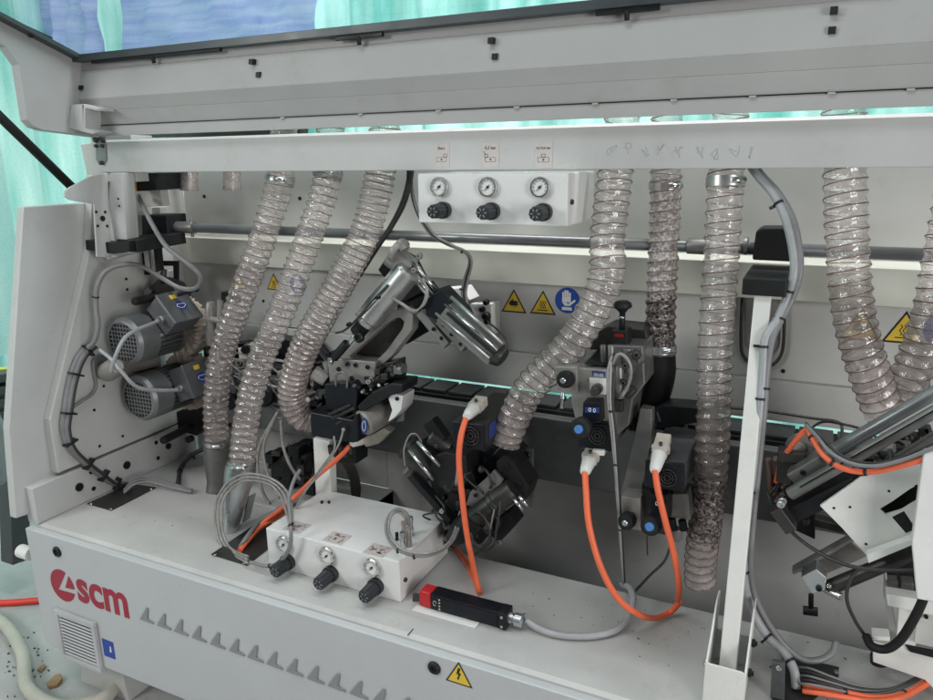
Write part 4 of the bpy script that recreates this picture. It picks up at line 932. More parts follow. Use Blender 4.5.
for k in range(3):
    cable('cable', 'brown red cable bunched over the dark plate, %s' % ('uppermost', 'middle one', 'lowest')[k], [(300 - k * 3, 500 + k * 2, 1.50), (282, 508 + k * 3, 1.46), (262, 520 + k * 3, .580 - k * .004), (248, 536 + k * 2, .572 - k * .004), (240, 548 + k, .560)], 5, ('cable_grey', 'wire', 'orange')[k], group='cables bunched over the dark plate')
# thin pneumatic loops in front
for k in range(3):
    o = k * 3.2
    cable('air_tube', 'thin smoky tube arching over the left duct, %s' % ('outermost', 'middle one', 'innermost')[k], [(292 - o * .4, 530 - o, 1.30), (292 - o, 510, 1.32), (286 - o, 490 + o * .6, 1.36), (268, 477 + o, 1.37), (246, 474 + o, 1.38), (228 + o * .6, 482 + o, 1.38), (217 + o, 500, 1.36), (215 + o, 520, 1.34), (219 + o, 540, 1.32), (228 + o * .8, 552 - o * .3, 1.30), (248, 563 - o, .565)], 2.4, 'tube_smoke', group='thin air tubes looping over the left duct', res=6)
cable('air_tube', 'dark thick tube curling in front of the left gauge', [(250, 562, .568), (268, 566, .572), (282, 560, 1.262), (290, 545, 1.262), (291, 530, 1.265), (290, 512, 1.30), (289, 498, 1.33), (294, 480, 1.37), (300, 470, 1.40)], 4, 'cable_grey', ties=(.15, .55))
fit = thing('tube_fitting', P(405, 545, Z=.657), 'cluster of brass and clear push fittings on the lower box top', 'fitting')
for k, (x, y) in enumerate([(403, 548), (409, 546), (404, 537), (411, 535)]):
    mb = MB(); c = P(x, y, Z=.657); mb.lathe(c, c + V(0, 0, .042 + .008 * (k % 2)), [(0, .007), (.4, .007), (.4, .0055), (.8, .0055), (.8, .007), (1, .006)], 12); obj('fitting', mb, ('zinc', 'tube_smoke', 'pleat', 'zinc')[k], fit)
mb = MB(); c = P(397, 540, Z=.657); mb.cyl(c, c + V(0, 0, .02), .004); obj('button', mb, 'black', fit)
for k in range(2):
    o = k * 2.6
    cable('air_tube', 'thick grey tube looping over the right end of the lower box, %s' % ('outer', 'inner')[k], [(409 - o, 525, 1.37), (407 - o, 514 + o, 1.37), (397, 509 + o, 1.36), (388 + o, 517, 1.34), (386 + o, 530, 1.31), (391 + o, 543 - o, 1.28), (404, 553 - o, 1.27), (425, 556 - o, 1.28), (444, 549 - o, 1.33), (456 - o, 535, 1.40), (462 - o, 515, 1.46), (464, 500, 1.52)], 3.2, 'tube_smoke' if k else 'cable_grey', ties=(.52, .6) if k == 0 else (), group='grey tubes looping over the lower box')
# grey cable from the switch, up into the pit
cable('cable', 'grey cable from the safety switch curving up behind the orange loop', [(526, 620, .572), (540, 629, .562), (560, 635, .560), (590, 636, .560), (615, 630, .562), (628, 616, .568), (633, 600, .585), (630, 588, 1.50), (622, 584, 1.56)], 7, 'cable_light', ties=())
cable('cable', 'dark cable hanging behind the orange loop to the grey cable end', [(672, 540, 1.62), (665, 560, 1.60), (650, 575, 1.58), (636, 590, 1.56), (628, 600, 1.53)], 2.6, 'cable_dark')
# pair of thin tubes in front of the blue knob unit
for k in range(3):
    o = k * 3
    cable('air_tube', 'thin tube of the vertical trio in front of the grey head, %s' % ('left one', 'middle one', 'right one')[k], [(612 - o * .5, 356 + o, 1.46), (608 + o, 370, 1.43), (608 + o * .8, 400, 1.42), (611 + o * .8, 430, 1.42), (614 + o * .6, 460, 1.43), (617 + o * .5, 500, 1.45), (620 + o * .4, 540, 1.48), (623 + o * .3, 585, 1.53)], 2.2, ('tube_smoke', 'cable_light', 'cable_dark')[k], ties=(.35, .6, .85) if k == 1 else (), group='thin tubes hanging before the grey head')
# cables under the upper box
for k in range(3):
    o = k * 2
    cable('air_tube', 'thin cable dropping from the upper box to the slanted unit, %s' % ('left one', 'middle one', 'right one')[k], [(421 + o, 222, 1.56), (432 + o, 236, 1.58), (448 + o, 245, 1.60), (464 + o * .6, 252, 1.60), (469 + o * .7, 262, 1.60), (464 + o, 280, 1.62), (462 + o, 295, 1.62), (466 + o, 312, 1.60), (478 + o, 328, 1.57), (494 + o, 340, 1.54), (504, 348, 1.54)], 2.4, ('cable_grey', 'cable_dark', 'tube_smoke')[k], ties=(.3, .58) if k == 0 else (), group='thin cables below the upper box')
for k in range(2):
    cable('cable', 'dark cable passing behind the third hose, %s' % ('upper', 'lower')[k], [(413 - k * 5, 160, 1.68), (411 - k * 3, 180, 1.68), (404 - k * 3, 205, 1.66), (390 - k * 2, 230, 1.65), (375 - k * 2, 252, 1.64), (345, 300, 1.62), (318, 350, 1.62)], 4, 'cable_dark', group='dark cables behind the third hose')
cable('cable', 'black cable dropping left of the upper regulator box', [(412, 160, 1.66), (411, 185, 1.66), (415, 205, 1.64), (422, 222, 1.60)], 4, 'cable_dark')
# big grey conduits beside the post
for k in range(2):
    o = k * 7
    top = [(750 + o * .7, 165, 1.60), (758 + o * .7, 176, 1.58), (774 + o * .8, 195, 1.56), (786 + o, 220, 1.54), (793 + o * .9, 250, 1.53), (794 + o * .8, 275, 1.52), (786 + o * .8, 300, 1.52), (776 + o * .6, 322, 1.50), (765 + o, 340, 1.48), (763 + o * .6, 370, 1.47), (760 + o * .6, 410, 1.45), (755 + o * .6, 460, 1.44), (749 + o * .7, 510, 1.42), (744 + o * .9, 555, 1.41)]
    end = [(745, 585, 1.41), (753, 612, 1.41), (768, 637, 1.40), (784, 652, 1.38), (794, 670, 1.36), (796, 688, .558)] if k == 0 else [(752, 585, 1.42), (762, 612, 1.42), (780, 640, 1.42), (800, 658, 1.42), (818, 660, 1.43), (832, 653, 1.45), (836, 642, 1.47)]
    cable('conduit', ('thick light grey conduit beside the white post ending on the shelf plate', 'second grey conduit beside the post curving right over the shelf')[k], top + end, (9, 7)[k], ('cable_light', 'cable_grey')[k], ties=(.13, .3, .44, .52, .62, .72, .85, .93)[k::1] if k == 0 else (.35, .48), group='grey conduits beside the white post')
# ================================================================ working units
def part(root, name, m, bevel=.0012, *ops):
    for o in ops:
        mb = MB(); o(mb); r = obj(name, mb, m, root, bevel)
    return r
def pp(pix, Y, t): return lambda mb: mb.pp(pix, Y, t)
def cy(x0, y0, Y0, x1, y1, Y1, pw, pw1=None, seg=24):
    def f(mb):
        a, b = P(x0, y0, Y=Y0), P(x1, y1, Y=Y1); mb.cyl(a, b, px(a, pw) / 2, px(b, pw1 or pw) / 2, seg)
    return f
def la(x0, y0, Y0, x1, y1, Y1, pw, prof, seg=24):
    def f(mb):
        a, b = P(x0, y0, Y=Y0), P(x1, y1, Y=Y1); r = px(a, pw) / 2; mb.lathe(a, b, [(t, r * k) for t, k in prof], seg)
    return f
def ba(x0, y0, Y0, x1, y1, Y1, w, d):
    def f(mb):
        a, b = P(x0, y0, Y=Y0), P(x1, y1, Y=Y1); mb.bar(a, b, px(a, w), d)
    return f
def dot(x, y, Y, pw, d=.006):
    def f(mb):
        c = P(x, y, Y=Y); r = px(c, pw) / 2; mb.lathe(c + V(0, .001, 0), c - V(0, d, 0), [(0, r), (.7, r), (1, r * .75), (1, r * .45), (.6, r * .4)], 16)
    return f
def bx(x0, y0, x1, y1, Y, t): return lambda mb: mb.pp([(x0, y0), (x1, y0 + (x1 - x0) * .08), (x1, y1 + (x1 - x0) * .08), (x0, y1)], Y, t)
def tie(root, pts, pw, m, name='air_tube'):
    mb = MB(); W = [P(x, y, Y=Y) for x, y, Y in pts]; mb.tube(W, px(W[0], pw) / 2, 8, 6); return obj(name, mb, m, root)

# ---- slanted twin cylinder unit, upper middle
A = thing('trimming_unit', P(400, 300, Y=1.6), 'upper slanted unit with two crossed silver air cylinders and a cast triangular arm', 'machining unit', 'machining units in the bay')
part(A, 'back_plate', 'rubber', .002, pp([(378, 270), (392, 247), (412, 258), (428, 290), (404, 302), (394, 290)], 1.63, .03), pp([(400, 292), (428, 282), (445, 305), (430, 330), (405, 345), (392, 330)], 1.64, .03))
part(A, 'valve_head', 'cast_metal', .0015, cy(391, 254, 1.56, 411, 270, 1.57, 25, 24), cy(396, 249, 1.55, 401, 253, 1.55, 27), la(405, 250, 1.54, 399, 240, 1.54, 12, [(0, 1), (.5, 1), (.5, .7), (1, .6)]), cy(411, 270, 1.57, 416, 275, 1.57, 18), dot(420, 256, 1.54, 7, .01), dot(415, 270, 1.53, 6, .01))
c1 = part(A, 'left_cylinder', 'alu', .0015, la(410, 270, 1.54, 366, 323, 1.52, 27, [(0, .8), (.04, 1), (.9, 1), (.93, .85), (1, .85)], 30))
part(A, 'highlight_rail', 'bright_metal', .001, ba(399, 266, 1.52, 357, 316, 1.50, 6, .012))
part(A, 'piston_rod', 'bright_metal', 0, cy(368, 321, 1.52, 340, 354, 1.51, 5.5))
part(A, 'rod_sleeve', 'black', .001, cy(368, 320, 1.518, 357, 333, 1.514, 16), cy(347, 343, 1.51, 334, 358, 1.51, 9), dot(360, 337, 1.49, 11, .012))
mb = MB()
outer = [(332, 358), (378, 322), (391, 311), (404, 308), (413, 314), (414, 326), (404, 343), (388, 360), (374, 372), (356, 366)]
inner = [(348, 354), (380, 325), (396, 316), (403, 320), (403, 328), (392, 343), (380, 357)]
for i in range(len(inner)):   # ring of solid segments between the outer and inner outline
    pass
def ringpoly(mb, out, inn, Y, t):
    O = [P(x, y, Y=Y) for x, y in out]; I = [P(x, y, Y=Y) for x, y in inn]; n = len(O)
    bo = [[mb.bm.verts.new(p + V(0, d, 0)) for p in O] for d in (0, t)]; bi = [[mb.bm.verts.new(p + V(0, d, 0)) for p in I] for d in (0, t)]
    for k in range(n):
        l = (k + 1) % n
        mb.bm.faces.new((bo[0][k], bo[0][l], bi[0][l], bi[0][k])); mb.bm.faces.new((bo[1][k], bi[1][k], bi[1][l], bo[1][l]))
        mb.bm.faces.new((bo[0][k], bo[1][k], bo[1][l], bo[0][l])); mb.bm.faces.new((bi[0][k], bi[0][l], bi[1][l], bi[1][k]))
ringpoly(mb, [(336, 360), (380, 318), (394, 310), (405, 308), (413, 315), (412, 330), (392, 356), (376, 371)], [(349, 357), (384, 325), (395, 318), (400, 318), (404, 322), (402, 329), (386, 351), (375, 362)], 1.55, .035)
obj('cast_arm', mb, 'cast_metal', A, .0025)
part(A, 'arm_web', 'dark_metal', 0, pp([(349, 357), (384, 325), (400, 318), (403, 329), (386, 351), (375, 362)], 1.582, .004))
part(A, 'arm_foot', 'cast_metal', .002, pp([(327, 358), (376, 362), (374, 384), (330, 386)], 1.53, .05))
for x, y in ((348, 364), (356, 365), (368, 367), (339, 369), (352, 378)): part(A, 'bolt', 'black', 0, dot(x, y, 1.53, 4.5))
part(A, 'dark_carriage', 'navy', .002, pp([(436, 289), (458, 312), (464, 325), (458, 326), (446, 316), (436, 322), (424, 306)], 1.50, .07), pp([(424, 300), (440, 290), (450, 302), (436, 320), (426, 316)], 1.49, .02))
part(A, 'guide_rod', 'bright_metal', 0, cy(413, 262, 1.55, 437, 292, 1.55, 4), cy(408, 268, 1.56, 432, 298, 1.56, 8))
rc = part(A, 'right_cylinder', 'grey_metal', .003, ba(440, 304, 1.52, 498, 355, 1.50, 23, .05)); part(A, 'cylinder_cap', 'dark_metal', .003, la(492, 350, 1.502, 503, 359, 1.498, 24, [(0, 1), (.5, 1), (1, .8)], 28))
for (o, mm) in (((8, -9), 'alu'), ((-7, 7), 'alu'), ((2, -2), 'bright_metal')):
    part(rc, 'tie_rod', mm, 0, cy(443 + o[0], 306 + o[1], 1.492, 496 + o[0] * .9, 352 + o[1] * .9, 1.472, 3.6))
part(rc, 'groove', 'black', 0, ba(447, 313, 1.486, 494, 354, 1.466, 3, .003))
part(A, 'linear_rail', 'grey_metal', .001, ba(421, 312, 1.54, 448, 345, 1.53, 9, .02), ba(440, 320, 1.54, 466, 348, 1.53, 9, .02))
for x, y in ((434, 329), (442, 338), (452, 334), (461, 344), (444, 325)): part(A, 'bolt', 'black', 0, dot(x, y, 1.525, 4))
part(A, 'wall_bracket', 'white_paint', .001, pp([(470, 304), (491, 304), (492, 336), (478, 330), (470, 318)], 1.76, .06), pp([(440, 290), (462, 288), (470, 300), (450, 302)], 1.70, .06))
for x, y, s_ in ((487, 302, 6), (483, 309, 6), (487, 316, 9), (488, 321, 6)): part(A, 'bolt', 'black', 0, dot(x, y, 1.76, s_, .015))
for k in range(3): tie(A, [(423, 278 + k, 1.5), (428 - k, 292, 1.48), (424 - k, 305, 1.48), (414, 310 + k, 1.49), (402, 303 + k, 1.5), (392, 298, 1.5)], 1.6, 'tube_smoke')
tie(A, [(388, 285, 1.5), (372, 301, 1.49), (358, 318, 1.49), (345, 330, 1.5), (336, 333, 1.51)], 2.5, 'cable_dark')
tie(A, [(494, 355, 1.47), (504, 352, 1.47), (507, 342, 1.48), (500, 332, 1.5), (488, 322, 1.54)], 2.2, 'cable_dark')
for x, y in ((379, 297), (350, 324)): part(A, 'cable_tie', 'sticker_black', 0, dot(x, y, 1.48, 4.5, .012))

# ---- spindle with white clamp, left of centre
B = thing('spindle_unit', P(345, 440, Y=1.5), 'dark boxy spindle with a grey barrel and pale clamp ring on a white leg', 'machining unit', 'machining units in the bay')
part(B, 'spindle_body', 'navy', .003, pp([(310, 412), (352, 420), (357, 414), (358, 442), (352, 443), (311, 436)], 1.47, .12))
part(B, 'upper_block', 'navy', .003, pp([(324, 384), (352, 382), (357, 390), (356, 414), (326, 410)], 1.50, .10))
part(B, 'block_slots', 'dark_metal', .001, ba(328, 415, 1.465, 350, 405, 1.50, 3, .004), ba(332, 419, 1.465, 354, 408, 1.50, 3, .004), ba(336, 424, 1.465, 356, 414, 1.49, 2, .004))
part(B, 'barrel', 'cast_metal', .001, la(362, 424, 1.49, 396, 404, 1.60, 27, [(0, .9), (.05, 1), (.95, 1), (1, .95)], 32))
part(B, 'barrel_cover', 'black', .004, pp([(357, 406), (372, 392), (392, 383), (403, 384), (402, 393), (390, 396), (372, 407), (360, 414)], 1.49, .08))
part(B, 'clamp_ring', 'white_paint', .0015, pp([(388, 398), (394, 393), (403, 396), (401, 410), (394, 418), (388, 422), (392, 410)], 1.50, .06)); part(B, 'bolt', 'black', 0, dot(397.5, 398.5, 1.50, 4))
part(B, 'end_plate', 'cast_metal', .001, pp([(400, 382), (404, 383), (404, 421), (396, 422), (400, 415)], 1.57, .01))
part(B, 'badge', 'badge_blue', 0, lambda mb: mb.prism([P(364 + 3.2 * math.cos(a * PI / 8), 426 + 8 * math.sin(a * PI / 8), Y=1.468) for a in range(16)], (0, .002, 0)))
part(B, 'emblem', 'white', 0, lambda mb: mb.tube([P(364 + 1.7 * math.cos(a * PI / 5), 426 + 5 * math.sin(a * PI / 5), Y=1.466) for a in range(11)], .0007, 6, 2))
part(B, 'bracket_tabs', 'connector', .001, pp([(362, 440), (384, 428), (390, 432), (378, 444), (366, 447)], 1.55, .03))
lg_ = part(B, 'leg', 'post_paint', .0015, pp([(313, 438), (329, 441), (331, 500), (316, 500)], 1.52, .03))
tie(B, [(344, 428, 1.46), (338, 446, 1.45), (322, 470, 1.44), (306, 490, 1.42), (297, 505, 1.40)], 2.2, 'tube_smoke'); tie(B, [(334, 436, 1.46), (334, 450, 1.45), (318, 472, 1.44), (302, 495, 1.42), (297, 510, 1.40)], 2.2, 'tube_smoke')
for k in range(7): tie(B, [(332 + k * 2, 452 + k, 1.60), (342 + k * 2, 462 + k * .6, 1.61), (350 + k * 1.6, 478 + k, 1.62), (353 + k, 500, 1.62)], 2.4, 'cable_dark')
part(B, 'fittings', 'dark_metal', .001, *[cy(330 + 5 * k, 446 + (k % 2) * 3, 1.50, 331 + 5 * k, 453 + (k % 2) * 3, 1.51, 5) for k in range(5)])
part(B, 'cable_block', 'black', .002, bx(330, 446, 356, 462, 1.55, .06))
# upper fittings of that head
part(B, 'glass_fitting', 'tube_smoke', .001, cy(314, 372, 1.53, 327, 380, 1.54, 15), cy(325, 362, 1.53, 328, 372, 1.54, 6))
part(B, 'side_plates', 'dark_metal', .0015, pp([(327, 362), (336, 360), (348, 376), (346, 388), (333, 390), (320, 380)], 1.54, .05), pp([(380, 364), (396, 361), (397, 381), (380, 384)], 1.55, .05), ba(370, 387, 1.52, 396, 366, 1.55, 6, .02))
part(B, 'u_hook', 'grey_metal', 0, lambda mb: mb.tube([P(x, y, Y=1.495) for x, y in [(336, 386), (336, 376), (342, 372), (347, 376), (347, 388)]], .003, 8, 5))
part(B, 'lock_screws', 'bright_metal', 0, dot(370, 381, 1.50, 6, .01), dot(364, 391, 1.48, 4, .01), dot(332, 362, 1.50, 5, .01), dot(344, 429, 1.46, 4, .006))

# ---- dark rear mechanism behind the three left hoses
D = thing('rear_mechanism', P(270, 400, Y=1.7), 'dark cluttered mechanism of blocks and knobs behind the three left hoses', 'machining unit', 'machining units in the bay')
rr = random.Random(11)
part(D, 'dark_cutout_panel', 'black', .002, pp([(203, 345), (250, 343), (262, 335), (312, 345), (335, 372), (330, 410), (300, 424), (262, 420), (232, 428), (205, 420)], 1.745, .05))  # black panel standing in for the darkness of the rear wall cutout
for k in range(52):
    x = rr.uniform(200, 330); y = rr.uniform(346, 412); s = rr.uniform(5, 14); m_ = rr.choice(['black', 'black', 'rubber', 'dark_metal', 'grey_metal', 'cast_metal'])
    if rr.random() < .6: part(D, 'block', m_, .0015, bx(x, y, x + s, y + s * rr.uniform(.5, 1.4), 1.69 + rr.uniform(-.02, .03), .04))
    else: part(D, 'cylinder', m_, .001, cy(x, y, 1.68, x + rr.uniform(-4, 4), y + rr.uniform(-4, 4), 1.73, s * .8))
for x, y, s_ in ((228, 402, 17), (264, 398, 19), (245, 350, 9), (297, 366, 7)): part(D, 'knob', 'navy', .001, la(x, y, 1.62, x + 3, y - 2, 1.68, s_, [(0, .8), (.1, 1), (.7, 1), (1, .6)]))
for k in range(14): tie(D, [(rr.uniform(206, 300), rr.uniform(345, 370), 1.66), (rr.uniform(206, 310), rr.uniform(360, 395), 1.65), (rr.uniform(210, 320), rr.uniform(380, 415), 1.66)], rr.choice([1.5, 2, 2.6]), rr.choice(['tube_smoke', 'cable_grey', 'cable_dark']))
part(D, 'slot', 'black', .003, pp([(268, 332), (276, 326), (316, 330), (318, 345), (270, 345)], 1.815, .006))
part(D, 'clear_filters', 'tube_smoke', .001, la(212, 345, 1.66, 210, 302, 1.66, 12, [(0, .8), (.2, 1), (.5, .8), (.7, 1), (1, .6)]), cy(219, 340, 1.66, 221, 300, 1.66, 7), cy(207, 318, 1.65, 226, 322, 1.65, 6)); part(D, 'cap', 'black', .001, bx(221, 292, 234, 303, 1.66, .03))
part(D, 'eyelets', 'tube_smoke', 0, *[(lambda X_, Y_: (lambda mb: mb.tube([P(X_ + 4 * math.cos(a * PI / 5), Y_ + 4 * math.sin(a * PI / 5), Y=1.6) for a in range(11)], .0016, 6, 3)))(X_, Y_) for X_, Y_ in ((240, 364), (243, 374), (280, 414))])
part(D, 'small_bracket', 'wall_paint', .001, pp([(238, 348), (248, 350), (250, 362), (240, 366)], 1.68, .01))
br = thing('brush_block', P(300, 465, Y=1.68), 'dark shaggy brush and black boxes low behind the third hose', 'brush')
mb = MB()
for k in range(420):
    a = rr.uniform(0, 6.28); e = rr.uniform(-1, 1); d = V(math.cos(a) * math.cos(e), math.sin(a) * math.cos(e) * .5, math.sin(e)); c = P(rr.uniform(290, 316), rr.uniform(444, 478), Y=1.68); mb.bar(c, c + d * rr.uniform(.012, .03), .0012, .0012)
obj('bristles', mb, 'cable_dark', br)['kind'] = 'stuff'
part(br, 'core', 'black', .004, cy(292, 462, 1.70, 318, 455, 1.72, 34), pp([(270, 462), (284, 455), (292, 470), (288, 500), (272, 500)], 1.66, .05), pp([(180, 478), (198, 474), (206, 492), (186, 498)], 1.68, .05))
for pts in ([(278, 412, 1.6), (262, 440, 1.59), (257, 462, 1.58), (262, 490, 1.57), (270, 505, 1.56)], [(277, 414, 1.6), (265, 440, 1.59), (264, 460, 1.58), (272, 485, 1.57), (280, 498, 1.56)], [(281, 420, 1.6), (283, 445, 1.6), (290, 465, 1.59), (300, 480, 1.58)]): tie(br, pts, 3.4, 'tube_smoke')

# ---- tilted spindle unit, centre
C = thing('spindle_unit', P(470, 480, Y=1.5), 'central tilted dark unit below the swept hose with box spindle and grey drilled plate', 'machining unit', 'machining units in the bay')
part(C, 'spindle_housing', 'dark_metal', .003, lambda mb: mb.prism([P(x, y, Y=1.405) for x, y in [(452, 421), (484, 425), (484, 451), (453, 447)]], (0, .24, 0)))
fcv = part(C, 'fan_cover', 'navy', .002, lambda mb: mb.prism([P(x, y, Y=1.395) for x, y in [(452, 421), (484, 425), (484, 451), (453, 447)]], (0, .0098, 0)))
def fan(root, x, y, Y, pw):
    c = P(x, y, Y=Y); r = px(c, pw) / 2
    for q in (.95, .62, .3):
        mb = MB(); mb.tube([c + V(math.cos(a * PI / 10) * r * q, 0, math.sin(a * PI / 10) * r * q) for a in range(21)], .0013, 6, 2); obj('grille_ring', mb, 'dark_metal', root)
    mb = MB()
    for a in range(6): d = V(math.cos(a * PI / 3), 0, math.sin(a * PI / 3)); mb.bar(c + d * r * .25, c + d * r * .98, .0014, .0014)
    obj('grille_spokes', mb, 'dark_metal', root)
fan(fcv, 470, 436, 1.392, 20)
part(C, 'badge', 'badge_blue', 0, lambda mb: mb.prism([P(489, 425, X=P(484, 425, Y=1.405).x + .0006), P(496, 418, X=P(484, 425, Y=1.405).x + .0006), P(496, 433, X=P(484, 425, Y=1.405).x + .0006), P(489, 440, X=P(484, 425, Y=1.405).x + .0006)], (.0006, 0, 0)))
part(C, 'left_cylinder', 'dark_metal', .001, la(406, 445, 1.50, 434, 474, 1.50, 27, [(0, .8), (.05, 1), (.12, 1), (.14, .92), (1, .92)], 28))
part(C, 'cylinder_rod', 'bright_metal', 0, cy(409, 450, 1.45, 434, 480, 1.45, 4), cy(417, 441, 1.45, 440, 466, 1.45, 4))
part(C, 'slide', 'black', .002, ba(412, 474, 1.47, 452, 520, 1.47, 7, .03), ba(430, 420, 1.50, 444, 440, 1.50, 14, .03))
part(C, 'carriage', 'rubber', .003, pp([(431, 458), (444, 452), (466, 456), (468, 480), (458, 492), (440, 488), (430, 472)], 1.46, .09), pp([(450, 480), (470, 470), (480, 490), (462, 515), (446, 506)], 1.48, .06))
part(C, 'side_cylinder', 'dark_metal', .0015, la(430, 436, 1.49, 450, 448, 1.5, 16, [(0, .9), (.1, 1), (1, 1)]), dot(437, 446, 1.46, 5))
part(C, 'cross_arm', 'black', .003, ba(462, 505, 1.52, 520, 440, 1.60, 20, .05))
part(C, 'silver_plate', 'grey_metal', .0012, pp([(466, 505), (470, 492), (484, 480), (494, 470), (503, 480), (497, 490), (485, 497), (474, 508)], 1.46, .008)); 
for x, y in ((476, 488), (476, 495)): part(C, 'bolt', 'black', 0, dot(x, y, 1.458, 4))
part(C, 'drilled_plate', 'grey_metal', .001, pp([(507, 466), (520, 450), (533, 450), (533, 509), (528, 505), (524, 490)], 1.60, .008))
for x, y, s_ in ((527, 455, 8), (525, 468, 4.5), (525, 473, 6.5), (525.5, 479, 4.5)): part(C, 'bolt', 'black', 0, dot(x, y, 1.60, s_))
part(C, 'upper_block', 'rubber', .002, pp([(496, 462), (504, 455), (512, 460), (529, 487), (524, 502), (512, 500), (498, 478)], 1.48, .07))
part(C, 'slot_marks', 'black', 0, dot(519, 484, 1.478, 6, .002), dot(507, 467, 1.478, 6, .002))
part(C, 'lower_motor', 'dark_metal', .0015, la(514, 488, 1.47, 474, 518, 1.45, 24, [(0, .9), (.08, 1), (.4, 1), (.42, 1.1), (.5, 1.1), (.52, .95), (1, .95)], 28))
part(C, 'motor_nose', 'black', .0015, la(476, 516, 1.45, 452, 540, 1.45, 26, [(0, 1), (.6, 1), (1, .6)], 28), pp([(444, 508), (462, 500), (466, 520), (452, 548), (444, 546)], 1.50, .06), cy(433, 512, 1.52, 446, 496, 1.52, 5))
part(C, 'nose_fittings', 'bright_metal', 0, dot(443, 510, 1.44, 6, .01), dot(500, 541, 1.45, 5, .01), cy(519, 496, 1.45, 528, 506, 1.45, 4), cy(514, 499, 1.45, 523, 510, 1.45, 4))
part(C, 'lower_block', 'black', .002, pp([(496, 520), (508, 512), (517, 524), (506, 536), (498, 544), (488, 532)], 1.48, .05), pp([(470, 520), (490, 512), (494, 530), (480, 545), (468, 540)], 1.50, .05))
for pts, w_ in (([(472, 516, 1.43), (478, 512, 1.42), (486, 520, 1.42), (490, 535, 1.42), (484, 546, 1.42), (474, 542, 1.42), (470, 528, 1.43)], 2.4), ([(500, 500, 1.44), (499, 515, 1.43), (496, 530, 1.43), (494, 545, 1.43), (482, 552, 1.43), (472, 545, 1.43)], 2.4), ([(458, 452, 1.42), (458, 465, 1.42), (456, 485, 1.43)], 3), ([(405, 466, 1.46), (404, 450, 1.45), (409, 436, 1.45), (416, 434, 1.46), (422, 442, 1.47)], 1.6), ([(496, 500, 1.44), (493, 515, 1.43), (490, 530, 1.43)], 2)): tie(C, pts, w_, 'cable_dark' if w_ > 2.1 and w_ < 2.6 else 'tube_smoke')
rr = random.Random(5)
for k in range(22):
    x = rr.uniform(440, 500); y = rr.uniform(490, 540) - (x - 440) * .25; s = rr.uniform(4, 9)
    part(C, 'fitting', rr.choice(['black', 'dark_metal', 'grey_metal', 'black']), .001, (bx(x, y, x + s, y + s, 1.47, .03) if k % 2 else cy(x, y, 1.46, x + 3, y - 3, 1.50, s)))

part(C, 'mounting_block', 'black', .003, pp([(425, 450), (450, 440), (486, 452), (506, 470), (500, 500), (470, 522), (447, 522), (432, 490)], 1.60, .05), pp([(404, 452), (422, 440), (440, 470), (430, 480), (414, 474)], 1.56, .03))
rr = random.Random(31)
for k in range(46):
    x = rr.uniform(408, 520); y = 450 + abs(x - 465) * .15 + rr.uniform(0, 80); s = rr.uniform(3, 9)
    if x < 440 and y > 500: continue
    part(C, 'fitting', rr.choice(['black', 'black', 'dark_metal', 'rubber', 'grey_metal', 'cast_metal']), .001, (bx(x, y, x + s, y + s * rr.uniform(.4, 1.2), rr.uniform(1.49, 1.56), .03) if k % 2 else cy(x, y, 1.50, x + rr.uniform(-5, 7), y + rr.uniform(-6, 6), 1.53, s * .8)))
for k in range(9):
    x = rr.uniform(425, 500); y = rr.uniform(460, 520)
    tie(C, [(x, y, 1.47), (x + rr.uniform(-12, 12), y + rr.uniform(4, 16), 1.45), (x + rr.uniform(-16, 16), y + rr.uniform(14, 30), 1.46), (x + rr.uniform(-10, 18), y + rr.uniform(20, 36), 1.5)], rr.choice([1.4, 2, 2.6]), rr.choice(['cable_dark', 'cable_dark', 'tube_smoke']))
for k in range(54):
    x = rr.uniform(300, 352); y = rr.uniform(352, 412); s = rr.uniform(3, 9)
    part(B, 'fitting', rr.choice(['black', 'black', 'dark_metal', 'rubber', 'grey_metal', 'cast_metal', 'tube_smoke']), .001, (bx(x, y, x + s, y + s * rr.uniform(.4, 1.3), rr.uniform(1.54, 1.60), .03) if k % 2 else cy(x, y, 1.54, x + rr.uniform(-6, 6), y + rr.uniform(-6, 6), 1.58, s * .7)))
for k in range(24):
    x = rr.uniform(352, 400); y = 392 - (x - 352) * .35 + rr.uniform(-16, 6); s = rr.uniform(3, 8)
    part(B, 'fitting', rr.choice(['black', 'black', 'dark_metal', 'grey_metal', 'bright_metal']), .001, (bx(x, y, x + s, y + s * rr.uniform(.4, 1.1), rr.uniform(1.50, 1.56), .03) if k % 2 else cy(x, y, 1.50, x + rr.uniform(-5, 8), y + rr.uniform(-5, 5), 1.53, s * .6)))
for k in range(16):
    x = rr.uniform(262, 310); y = rr.uniform(432, 495); s = rr.uniform(5, 13)
    part(br, 'block', rr.choice(['black', 'black', 'dark_metal', 'rubber']), .0015, bx(x, y, x + s, y + s * rr.uniform(.5, 1.3), rr.uniform(1.62, 1.68), .04))
